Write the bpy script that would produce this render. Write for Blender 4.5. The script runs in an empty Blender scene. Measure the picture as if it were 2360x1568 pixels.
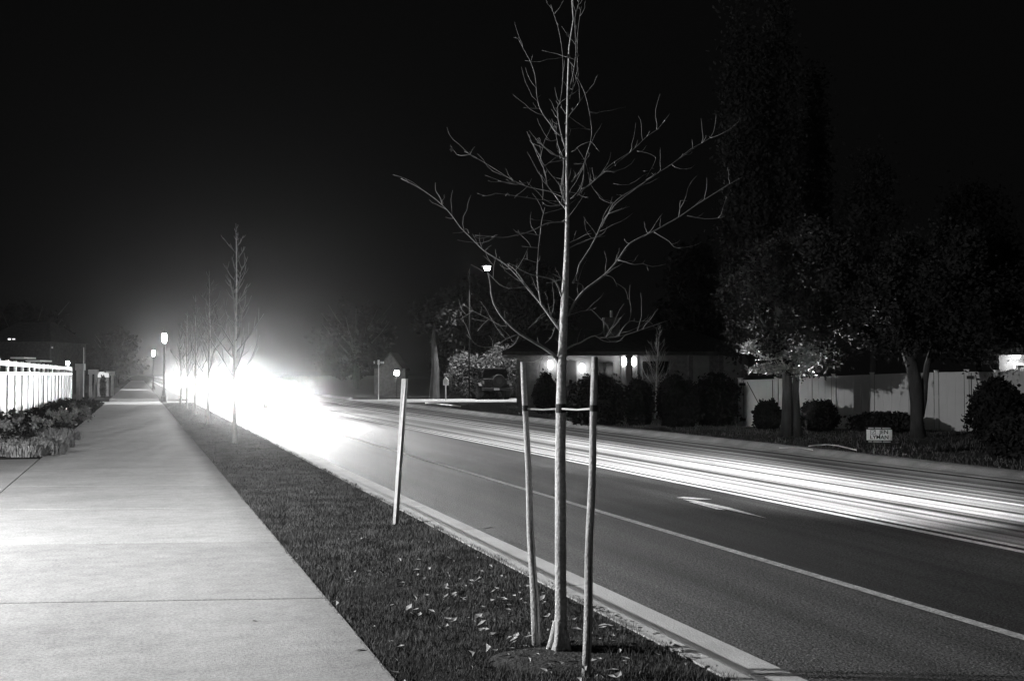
import bpy, math, random
import numpy as np
from mathutils import Vector, Matrix
random.seed(7); rng = np.random.default_rng(7)
S = bpy.context.scene; COL = S.collection
R = math.radians
# ------------------------------------------------------------------ camera
F, CX, CY, H = 2621.0, 1179.5, 784.0, 1.65       # focal length in photo pixels, principal point, eye height
YAW, PITCH = R(18.17), R(1.70)
cam_d = bpy.data.cameras.new('camera'); cam = bpy.data.objects.new('camera', cam_d); COL.objects.link(cam)
cam_d.lens = 40.0; cam_d.sensor_width = 36.0; cam_d.clip_end = 3000; cam_d.clip_start = .05
cam.location = (0, 0, H); cam.rotation_euler = (R(90) + PITCH, 0, -YAW)
S.camera = cam
cam_d.dof.use_dof = False
# ------------------------------------------------------------------ night sky and exposure
W = bpy.data.worlds.new('World'); S.world = W; W.use_nodes = True
bg = W.node_tree.nodes['Background']; bg.inputs[0].default_value = (1, 1, 1, 1); bg.inputs[1].default_value = .0022
S.view_settings.view_transform = 'Standard'; S.view_settings.look = 'None'
S.view_settings.exposure = 0; S.view_settings.gamma = 1; S.view_settings.use_curve_mapping = False
cy = S.cycles
cy.sample_clamp_indirect = 2.0; cy.max_bounces = 5; cy.diffuse_bounces = 2; cy.glossy_bounces = 2
cy.volume_bounces = 1; cy.transparent_max_bounces = 10; cy.transmission_bounces = 3
cy.use_denoising = True; cy.denoiser = 'OPENIMAGEDENOISE'; cy.denoising_input_passes = 'RGB_ALBEDO_NORMAL'; cy.denoising_prefilter = 'ACCURATE'; cy.use_light_tree = True
cy.caustics_reflective = False; cy.caustics_refractive = False
# levels of the lamps
LOW, GLARE, STREET = 1.25e5, 1.8e4, 7400.0
FAR_LANE = 4.4e5  # beams of the added car out of view, brightening the far lane
HAZE = .00012
# ------------------------------------------------------------------ helpers
_f = Vector((math.sin(YAW) * math.cos(PITCH), math.cos(YAW) * math.cos(PITCH), math.sin(PITCH)))
_r = Vector((math.cos(YAW), -math.sin(YAW), 0)); _u = _r.cross(_f)
C0 = Vector((0, 0, H))
def ray(x, y): return _f + _r * ((x - CX) / F) + _u * ((CY - y) / F)
def P(x, y, Z): return C0 + ray(x, y) * Z
def G(x, y, z=0.0):
    d = ray(x, y); return C0 + d * ((z - H) / d.z)
def DEPTH(p): return (Vector(p) - C0).dot(_f)

MATS = {}
def mat(name, col=.3, rough=.85, var=.25, scale=6.0, bump=0.0, bscale=60.0, spec=.3, metal=0.0, stretch=None, detail=6):
    if name in MATS: return MATS[name]
    m = bpy.data.materials.new(name); m.use_nodes = True; nt = m.node_tree; N = nt.nodes; L = nt.links
    b = N['Principled BSDF']; b.inputs['Roughness'].default_value = rough; b.inputs['Metallic'].default_value = metal
    b.inputs['Specular IOR Level'].default_value = spec
    tc = N.new('ShaderNodeTexCoord'); src = tc.outputs['Object']
    if stretch:
        mp = N.new('ShaderNodeMapping'); mp.inputs['Scale'].default_value = stretch; L.new(src, mp.inputs[0]); vsrc = mp.outputs[0]
    else: vsrc = src
    n = N.new('ShaderNodeTexNoise'); n.inputs['Scale'].default_value = scale; n.inputs['Detail'].default_value = detail
    L.new(vsrc, n.inputs[0])
    r = N.new('ShaderNodeMapRange'); r.inputs[1].default_value = .3; r.inputs[2].default_value = .7
    r.inputs[3].default_value = col * (1 - var); r.inputs[4].default_value = min(.95, col * (1 + var))
    L.new(n.outputs[0], r.inputs[0]); L.new(r.outputs[0], b.inputs['Base Color'])
    if bump:
        n2 = N.new('ShaderNodeTexNoise'); n2.inputs['Scale'].default_value = bscale; n2.inputs['Detail'].default_value = 5
        L.new(src, n2.inputs[0]); bp = N.new('ShaderNodeBump'); bp.inputs['Strength'].default_value = bump
        bp.inputs['Distance'].default_value = .02; L.new(n2.outputs[0], bp.inputs['Height']); L.new(bp.outputs[0], b.inputs['Normal'])
    MATS[name] = m; return m
def speckle(m, scale, lo, hi):                      # fine aggregate on top of a material's broad tone
    nt = m.node_tree; N = nt.nodes; L = nt.links; b = N['Principled BSDF']; lk = b.inputs['Base Color'].links[0].from_socket
    tc = N.new('ShaderNodeTexCoord'); n = N.new('ShaderNodeTexNoise'); n.inputs['Scale'].default_value = scale; n.inputs['Detail'].default_value = 3
    L.new(tc.outputs['Object'], n.inputs[0]); r = N.new('ShaderNodeMapRange'); r.inputs[1].default_value = .35; r.inputs[2].default_value = .65
    r.inputs[3].default_value = lo; r.inputs[4].default_value = hi; L.new(n.outputs[0], r.inputs[0])
    mu = N.new('ShaderNodeMath'); mu.operation = 'MULTIPLY'; L.new(lk, mu.inputs[0]); L.new(r.outputs[0], mu.inputs[1]); L.new(mu.outputs[0], b.inputs['Base Color'])
    return m
def glow(name, e):
    if name in MATS: return MATS[name]
    m = bpy.data.materials.new(name); m.use_nodes = True; nt = m.node_tree; nt.nodes.clear()
    o = nt.nodes.new('ShaderNodeOutputMaterial'); em = nt.nodes.new('ShaderNodeEmission'); em.inputs[1].default_value = e
    em.inputs[0].default_value = (1, 1, 1, 1); nt.links.new(em.outputs[0], o.inputs[0]); MATS[name] = m
    if name not in ('strip_glow',): m.cycles.emission_sampling = 'NONE'      # each has its own bulb inside
    return m
def frosted(name, e):                               # lamp glass: glows and lets the bulb's light through
    m = glow(name, e); nt = m.node_tree
    if len(nt.nodes) == 2:
        o = [n for n in nt.nodes if n.type == 'OUTPUT_MATERIAL'][0]; em = [n for n in nt.nodes if n.type == 'EMISSION'][0]
        a = nt.nodes.new('ShaderNodeAddShader'); t = nt.nodes.new('ShaderNodeBsdfTransparent')
        nt.links.new(em.outputs[0], a.inputs[0]); nt.links.new(t.outputs[0], a.inputs[1]); nt.links.new(a.outputs[0], o.inputs[0])
    return m

def broom(m):
    nt = m.node_tree; N = nt.nodes; L = nt.links; b = N['Principled BSDF']; lk = b.inputs['Base Color'].links[0].from_socket
    tc = N.new('ShaderNodeTexCoord')
    for sc_, st, lo, hi in ((45,(1,1,1),.80,1.12),(1.0,(.9,6,1),.975,1.02),(1.0,(.7,1.1,1),.93,1.04),(7,(1,1,1),.90,1.03)):
        mp = N.new('ShaderNodeMapping'); mp.inputs['Scale'].default_value = st; L.new(tc.outputs['Object'], mp.inputs[0])
        n = N.new('ShaderNodeTexNoise'); n.inputs['Scale'].default_value = sc_; n.inputs['Detail'].default_value = 5; L.new(mp.outputs[0], n.inputs[0])
        r = N.new('ShaderNodeMapRange'); r.inputs[1].default_value = .35; r.inputs[2].default_value = .6; r.inputs[3].default_value = lo; r.inputs[4].default_value = hi; L.new(n.outputs[0], r.inputs[0])
        mu = N.new('ShaderNodeMath'); mu.operation = 'MULTIPLY'; L.new(lk, mu.inputs[0]); L.new(r.outputs[0], mu.inputs[1]); lk = mu.outputs[0]
    L.new(lk, b.inputs['Base Color']); return m
class MB:
    def __init__(s): s.v = []; s.f = []
    def add(s, vs, fs):
        n = len(s.v); s.v += [tuple(v) for v in vs]; s.f += [tuple(i + n for i in f) for f in fs]
    def box(s, x0, x1, y0, y1, z0, z1, M=None):
        vs = [Vector(p) for p in ((x0,y0,z0),(x1,y0,z0),(x1,y1,z0),(x0,y1,z0),(x0,y0,z1),(x1,y0,z1),(x1,y1,z1),(x0,y1,z1))]
        if M is not None: vs = [M @ v for v in vs]
        s.add(vs, [(3,2,1,0),(4,5,6,7),(0,1,5,4),(1,2,6,5),(2,3,7,6),(3,0,4,7)]); return s
    def tube(s, pts, rad, seg=8, cap=True, wob=0.0):
        pts = [Vector(p) for p in pts]; n = len(pts)
        if not hasattr(rad, '__len__'): rad = [rad] * n
        rings = []; ref = Vector((0.37, .9, .2)).normalized()
        for i, p in enumerate(pts):
            t = (pts[min(i+1, n-1)] - pts[max(i-1, 0)])
            t = t.normalized() if t.length > 1e-9 else Vector((0,0,1))
            a = t.cross(ref)
            if a.length < .1: a = t.cross(Vector((1,0,0)))
            a.normalize(); b = t.cross(a)
            rings.append([p + (a * math.cos(k*2*math.pi/seg) + b * math.sin(k*2*math.pi/seg)) * rad[i] * (1 + (random.uniform(-wob, wob) if wob else 0)) for k in range(seg)])
        vs = [v for r_ in rings for v in r_]; fs = []
        for i in range(n-1):
            for k in range(seg):
                k2 = (k+1) % seg; fs.append((i*seg+k, i*seg+k2, (i+1)*seg+k2, (i+1)*seg+k))
        if cap: fs.append(tuple(range(seg))[::-1]); fs.append(tuple(range((n-1)*seg, n*seg)))
        s.add(vs, fs); return s
    def lathe(s, prof, c=(0,0,0), seg=16):
        vs = []; fs = []; n = len(prof)
        for r_, z in prof:
            for k in range(seg):
                a = k*2*math.pi/seg; vs.append((c[0]+r_*math.cos(a), c[1]+r_*math.sin(a), c[2]+z))
        for i in range(n-1):
            for k in range(seg):
                k2 = (k+1) % seg; fs.append((i*seg+k, i*seg+k2, (i+1)*seg+k2, (i+1)*seg+k))
        fs.append(tuple(range(seg))[::-1]); fs.append(tuple(range((n-1)*seg, n*seg)))
        s.add(vs, fs); return s
    def loft(s, secs):                               # sections with the same number of points, capped
        n = len(secs[0]); vs = [p for q in secs for p in q]; fs = []
        for i in range(len(secs)-1):
            for k in range(n):
                k2 = (k+1) % n; fs.append((i*n+k, i*n+k2, (i+1)*n+k2, (i+1)*n+k))
        fs.append(tuple(range(n))[::-1]); fs.append(tuple(range((len(secs)-1)*n, len(secs)*n)))
        s.add(vs, fs); return s
    def poly(s, pts): s.add(pts, [tuple(range(len(pts)))]); return s
    def build(s, name, m, parent=None, smooth=False, bevel=0.0, loc=None, rot=None):
        me = bpy.data.meshes.new(name); me.from_pydata(s.v, [], s.f); me.update()
        o = bpy.data.objects.new(name, me); COL.objects.link(o); me.materials.append(m)
        import bmesh
        bm = bmesh.new(); bm.from_mesh(me); bmesh.ops.recalc_face_normals(bm, faces=bm.faces); bm.to_mesh(me); bm.free()
        if smooth: me.polygons.foreach_set('use_smooth', [True]*len(me.polygons))
        if bevel:
            b = o.modifiers.new('bevel', 'BEVEL'); b.width = bevel; b.segments = 2; b.limit_method = 'ANGLE'
        if loc is not None: o.location = loc
        if rot is not None: o.rotation_euler = rot
        if parent is not None: o.parent = parent
        return o
def bigmesh(name, co, nper, m, parent=None):         # many separate small faces, nper corners each
    n = len(co) // nper; me = bpy.data.meshes.new(name); me.vertices.add(len(co)); me.vertices.foreach_set('co', np.asarray(co, dtype=np.float32).ravel())
    me.loops.add(n*nper); me.loops.foreach_set('vertex_index', np.arange(n*nper, dtype=np.int32))
    me.polygons.add(n); me.polygons.foreach_set('loop_start', np.arange(0, n*nper, nper, dtype=np.int32))
    try: me.polygons.foreach_set('loop_total', np.full(n, nper, dtype=np.int32))
    except Exception: pass
    me.update(calc_edges=True); me.validate(); me.materials.append(m)
    o = bpy.data.objects.new(name, me); COL.objects.link(o)
    if parent is not None: o.parent = parent
    return o
def tag(o, label=None, cat=None, group=None, kind=None):
    if label: o['label'] = label
    if cat: o['category'] = cat
    if group: o['group'] = group
    if kind: o['kind'] = kind
    return o
def empty(name, loc=(0,0,0), rz=0.0, label=None, cat=None, group=None):
    o = bpy.data.objects.new(name, None); COL.objects.link(o); o.location = loc; o.rotation_euler = (0,0,rz); o.empty_display_size = .2
    return tag(o, label, cat, group)
def copy_tree(o, parent=None):
    c = o.copy(); COL.objects.link(c)
    if parent is not None: c.parent = parent
    for ch in [k for k in bpy.data.objects if k.parent == o]: copy_tree(ch, c)
    return c
def lamp(kind, power, loc, radius=.1, target=None, size=None, blend=.4, scale=None, parent=None, name='bulb'):
    d = bpy.data.lights.new(name, kind); d.energy = power; d.shadow_soft_size = radius
    o = bpy.data.objects.new(name, d); COL.objects.link(o); o.location = loc
    if target is not None: o.rotation_euler = (Vector(target) - Vector(loc)).to_track_quat('-Z', 'Y').to_euler()
    if size: d.spot_size = R(size); d.spot_blend = blend
    if scale: o.scale = scale
    if parent is not None: o.parent = parent
    return o
def leafcloud(centers, size, jit, flat=1.0):         # centers (n,3): one quad per centre, random orientation
    n = len(centers); a = rng.normal(size=(n,3)); a /= np.linalg.norm(a, axis=1)[:,None]
    b = rng.normal(size=(n,3)); b -= (a*b).sum(1)[:,None]*a; b /= np.linalg.norm(b, axis=1)[:,None]
    s = (size * (1 + jit * rng.uniform(-1, 1, n)))[:,None]; a = a*s; b = b*s*.62
    q = np.stack([centers - a, centers - b*flat, centers + a, centers + b*flat], 1)
    return q.reshape(-1, 3)
def clumps(c, rad, nclump, nleaf, crad, lo=.25, top_taper=0.0):
    """leaf centres gathered in clumps spread through an ellipsoid"""
    u = rng.normal(size=(nclump,3)); u /= np.linalg.norm(u, axis=1)[:,None]
    rr = rng.uniform(lo, 1, nclump)**.6; p = u*rr[:,None]
    if top_taper:
        k = 1 - top_taper*np.clip((p[:,2]+1)/2, 0, 1); p[:,0] *= k; p[:,1] *= k
    p = p*np.array(rad) + np.array(c)
    idx = rng.integers(0, nclump, nleaf); cr = crad*rng.uniform(.5, 1.3, nclump)
    off = rng.normal(size=(nleaf,3))*.5
    return p[idx] + off*cr[idx][:,None], p

# ------------------------------------------------------------------ materials
M_conc = speckle(mat('concrete', .50, .95, .08, 1.2, .25, 90, .02), 160, .9, 1.08)
M_conc2 = speckle(mat('concrete_old', .42, .95, .10, 1.0, .25, 90, .02), 160, .88, 1.1)
broom(M_conc); broom(M_conc2)
M_kerb = speckle(mat('kerb_concrete', .58, .95, .15, 2.0, .3, 70), 150, .85, 1.12)
M_asph = speckle(mat('asphalt', .032, .8, .5, 1.0, .7, 60, .1, stretch=(2.2, .06, 1)), 45, .25, 2.1)
M_asphfar = speckle(mat('light_streak_asphalt', .16, .75, .93, 1.0, .5, 160, .1, stretch=(3.4, .012, 1), detail=3), 90, .6, 1.5)
for n_ in M_asphfar.node_tree.nodes:                   # light trails painted into the colour as sharp pale and dark bands
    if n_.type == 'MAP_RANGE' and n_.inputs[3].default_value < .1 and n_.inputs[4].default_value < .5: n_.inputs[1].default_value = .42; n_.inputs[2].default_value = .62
M_bike = speckle(mat('bike_lane_asphalt', .08, .8, .4, 1.0, .7, 60, .1, stretch=(2.5, .12, 1)), 45, .3, 1.8)
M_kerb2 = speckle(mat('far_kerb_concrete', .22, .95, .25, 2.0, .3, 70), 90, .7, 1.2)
M_paint = speckle(mat('road_paint', .75, .6, .35, 14, 0), 60, .6, 1.2)
M_soil = mat('soil', .05, .95, .4, 3, .6, 30)
M_turf = mat('turf', .035, .95, .5, 5, .8, 50)
M_blade = mat('grass_blade', .10, .8, .6, 2.5, 0, spec=.25)
M_bladedark = mat('rough_grass', .10, .8, .5, 2.5, 0, spec=.2)
M_straw = mat('straw_grass', .42, .8, .35, 4, 0, spec=.2)
M_bark = speckle(mat('young_bark', .5, .75, .3, 9, .5, 60, .3, stretch=(1, 1, .25)), 60, .75, 1.2)
M_twig = mat('twig_bark', .18, .7, .3, 30, 0)
M_barkd = mat('old_bark', .055, .9, .4, 8, .8, 18, stretch=(1, 1, .2))
M_stake = speckle(mat('stake_wood', .46, .8, .3, 3.5, .5, 60, .25, stretch=(9, 9, .5)), 80, .8, 1.15)
M_crack = mat('dark_crack', .01, 1, .1)
M_strap = mat('rubber_strap', .02, .6, .1)
M_rope = mat('tie_webbing', .5, .8, .15, 60)
M_board = mat('fence_board', .05, .7, .2, 2.0, .1, 20)
M_galv = mat('galvanised_steel', .5, .45, .15, 20, .1, 80, .5, metal=.35)
M_blackm = mat('black_metal', .03, .5, .2)
M_leafd = mat('dark_foliage', .026, .9, .5, .8, 0, spec=.03)
M_leafp = mat('poplar_foliage', .05, .9, .45, .6, 0, spec=.05)
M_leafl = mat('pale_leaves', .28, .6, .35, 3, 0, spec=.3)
M_litter = mat('dry_leaf', .42, .7, .4, 20, 0)
M_vinyl = mat('white_vinyl', .8, .55, .07, 1.4, .04, 12)
M_paintblk = mat('car_paint_black', .015, .25, .2, 3, 0, spec=.6)
M_paintgrey = mat('car_paint_grey', .10, .25, .1, 3, 0, spec=.6)
M_glass = mat('dark_glass', .01, .05, .1, 3, 0, spec=.8)
M_tyre = mat('tyre_rubber', .02, .8, .2, 30, .3, 60)
M_rim = mat('alloy_rim', .35, .35, .1, 10, 0, metal=.7)
M_wall = mat('pale_stucco', .16, .9, .12, 2.5, .4, 40)
M_brick = mat('dark_brick', .09, .9, .3, 5, .6, 15)
M_roof = mat('shingles', .045, .9, .35, 4, .7, 12)
M_trim = mat('white_trim', .6, .6, .1)
M_dark = mat('dark_trim', .03, .7, .2)
M_signw = mat('sign_white', .42, .5, .05)
M_signd = mat('sign_dark', .015, .6, .1)

# ------------------------------------------------------------------ ground, road, paths
RZ = -.13
XS0, XS1 = -1.81, 1.34                # concrete path
XK = 3.06                             # back of near kerb
XL, XC, XR, XF = 5.70, 8.56, 11.42, 13.95
T0, T1 = 68.0, 80.0                   # side street
g = MB(); g.add([(-900,-200,-.40),(900,-200,-.40),(900,1600,-.40),(-900,1600,-.40)], [(0,1,2,3)])
tag(g.build('ground', M_soil), kind='structure')
def sheet(name, m, rects, z):
    b = MB()
    for x0, x1, y0, y1 in rects:
        ny = max(1, int((y1-y0)/20)); 
        for i in range(ny):
            a, c = y0+(y1-y0)*i/ny, y0+(y1-y0)*(i+1)/ny
            b.add([(x0,a,z),(x1,a,z),(x1,c,z),(x0,c,z)], [(0,1,2,3)])
    return tag(b.build(name, m), kind='structure')
sheet('road', M_asph, [(XL-.02, XC, -30, 900)], RZ)
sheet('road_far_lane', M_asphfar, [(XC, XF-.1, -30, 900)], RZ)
sheet('bike_lane', M_bike, [(3.55, XL-.02, -30, 900)], RZ)
sheet('side_street', M_conc2, [(XF-.1, 260, T0, T1), (-200, 3.55, T0+2, T1-1)], RZ)
b = MB()
def strip(x0, x1, y0, y1): b.add([(x0,y0,RZ+.004),(x1,y0,RZ+.004),(x1,y1,RZ+.004),(x0,y1,RZ+.004)], [(0,1,2,3)])
yy = -30
while yy < 400: strip(XL-.05, XL+.06, yy, yy+10); yy += 10
tag(b.build('road_edge_line', M_paint), kind='structure')
b = MB(); strip(XC-.17, XC-.06, -30, T0); strip(XC+.06, XC+.17, -30, T0); strip(XC-.17, XC-.06, T1, 400); strip(XC+.06, XC+.17, T1, 400)
tag(b.build('road_centre_line', M_paint), kind='structure')
b = MB(); strip(XR-.06, XR+.06, -30, T0); strip(XR-.06, XR+.06, T1, 400)
tag(b.build('road_far_line', M_paint), kind='structure')
# worn remains of a painted arrow in the near lane
b = MB()
def rp(*pts): b.poly([tuple(G(x, y, RZ+.005)) for x, y in pts])
rp((1558,1145.5),(1575,1143.5),(1640,1149),(1608,1149.5)); rp((1572,1149),(1598,1151),(1680,1168),(1768,1193),(1712,1181),(1640,1165))
rp((1585,1154),(1600,1156),(1672,1174),(1650,1172))
tag(b.build('road_worn_paint', M_paint), kind='structure')
# kerb with gutter pan, in cast lengths
def kerb(name, x_back, sgn, segs):
    b = MB()
    for y0, y1 in segs:
        y = y0
        while y < y1:
            e = min(y+3.0, y1) - .012; xb = x_back
            prof = [(0,-.35),(0,.0),(.12,.002),(.19,-.02),(.30,-.085),(.37,RZ+.016),(.44,RZ+.006),(.64,RZ+.009),(.64,-.35)]
            secs = [[(xb+sgn*px, yq, pz) for px, pz in prof] for yq in (y, e)]
            b.loft(secs); y += 3.0
    return tag(b.build(name, M_kerb), kind='structure')
kerb('near_kerb', XK, 1, [(-12, T0+1.5), (T1, 300)])
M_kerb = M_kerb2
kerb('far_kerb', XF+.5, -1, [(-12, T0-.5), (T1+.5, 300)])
# concrete path: slabs with open joints
ja, jb = G(0,1253), G(650,1250); jd = (jb - ja); slope = jd.y/jd.x * .82
jy = [ja.y - ja.x*slope - 3.02*k for k in range(-22, 6)]
b1, b2 = MB(), MB()
for i in range(len(jy)-1):
    y1_, y0_ = jy[i], jy[i+1]
    if y1_ > T0+1: continue
    bb = b1 if i < 22 else b2
    g_ = .013; q = [(XS0, y0_+XS0*slope+g_), (XS1, y0_+XS1*slope+g_), (XS1, y1_+XS1*slope-g_), (XS0, y1_+XS0*slope-g_)]
    secs = [[(x,y,z) for x,y in q] for z in (-.2, .0)]
    bb.loft(secs)
tag(b1.build('path', M_conc, bevel=.006), kind='structure'); tag(b2.build('path_older_slabs', M_conc2, bevel=.006), kind='structure')
b = MB(); pe = G(120,1056).y
b.loft([[(x,y,z) for x,y in ((-12,-8),(XS0-.015,-8),(XS0-.015,pe),(-12,pe+.5))] for z in (-.2,.001)])
tag(b.build('path_side_apron', M_conc, bevel=.006), kind='structure')
b = MB(); b.loft([[(x,y,z) for x,y in ((XS0,T1),(XS1,T1),(XS1,300),(XS0,300))] for z in (-.2,.0)])
tag(b.build('path_beyond_corner', M_conc2), kind='structure')
# corner apron of the side street (pale concrete)
b = MB(); b.box(-60, 3.4, T0+.2, T0+2.0, -.3, RZ+.02); tag(b.build('side_street_gutter', M_conc), kind='structure')
# planted strip, beds, far lawn, as bumpy sheets
def bumpy(name, m, x0, x1, y0, y1, z, nx, ny, amp, edge=True, rise=0.0):
    xs = np.linspace(x0, x1, nx); ys = np.linspace(y0, y1, ny); vs = []; fs = []
    for j, y in enumerate(ys):
        for i, x in enumerate(xs):
            e = 0 if (edge and (i in (0, nx-1))) else 1
            h = amp*(math.sin(x*3.1+y*1.7)+math.sin(x*1.3-y*2.3+1)+.6*math.sin(x*6+y*5))*.4*e + rise*max(0, (x-x0))
            vs.append((x, y, z+h))
    for j in range(ny-1):
        for i in range(nx-1):
            k = j*nx+i; fs.append((k, k+1, k+nx+1, k+nx))
    b = MB(); b.add(vs, fs); return tag(b.build(name, m, smooth=True), kind='structure')
bumpy('verge_soil', M_turf, XS1, XK, -8, T0+1.5, -.012, 10, 160, .012)
bumpy('verge_soil_beyond', M_turf, XS1, XK, T1, 300, -.012, 4, 30, .01)
bumpy('bed_soil', M_soil, -60, XS0, pe, T0+.2, -.03, 60, 60, .04)
bumpy('left_field', M_turf, -300, XS0, T1, 400, -.03, 20, 20, .1)
bumpy('far_lawn', M_turf, XF+.5, 160, -20, T0, -.07, 90, 60, .05)
bumpy('far_lawn_beyond', M_turf, XF+.5, 200, T1, 400, -.01, 40, 40, .08)

# ------------------------------------------------------------------ foreground young tree, stakes, ties
Zt = DEPTH(G(1290, 1492)); PX = Zt/F
def c3(*pts): return [(923.8+.3787*x, 329.9+.3787*y) for x, y in pts]
def c7(*pts): return [(857.8+.3787*x, .3787*y) for x, y in pts]
tb = MB(); twigs = MB()
tp = [(1290,1500),(1291,1488),(1291,1472),(1292,1440),(1292,1400),(1291,1300),(1291,1180),(1291,1060),(1292,940),(1294,850),(1298,760),(1300,700),(1304,620),(1306,560),(1307,500),(1306,400),(1306,300),(1308,200),(1311,110),(1321,45),(1316,-20),(1318,-70)]
tr = [25,21,17,14.5,13.6,13.2,12.8,12.2,11.3,10.6,9.6,8.4,6.6,5.4,4.4,3.0,2.4,2.0,1.6,1.2,1.0,.7]
tree = empty('young_tree', G(1290,1492), 0, 'bare young tree held between two wooden stakes in the grass strip', 'tree')
inv = Matrix.Translation(-tree.location)
def loc(pts): return [tuple(inv @ Vector(p)) for p in pts]
pts = [P(x, y, Zt) for x, y in tp]
tb.tube(loc(pts), [r*PX for r in tr], 14, wob=.03)
for k in range(5):                                     # root flare
    a = k*1.25+.3; q = G(1290,1492)
    tb.tube(loc([q+Vector((.02*math.cos(a), .02*math.sin(a), .16)), q+Vector((.045*math.cos(a), .045*math.sin(a), .05)), q+Vector((.075*math.cos(a), .075*math.sin(a), -.02))]), [.022,.022,.014], 8)
tb.build('trunk', M_bark, tree, smooth=True)
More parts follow.
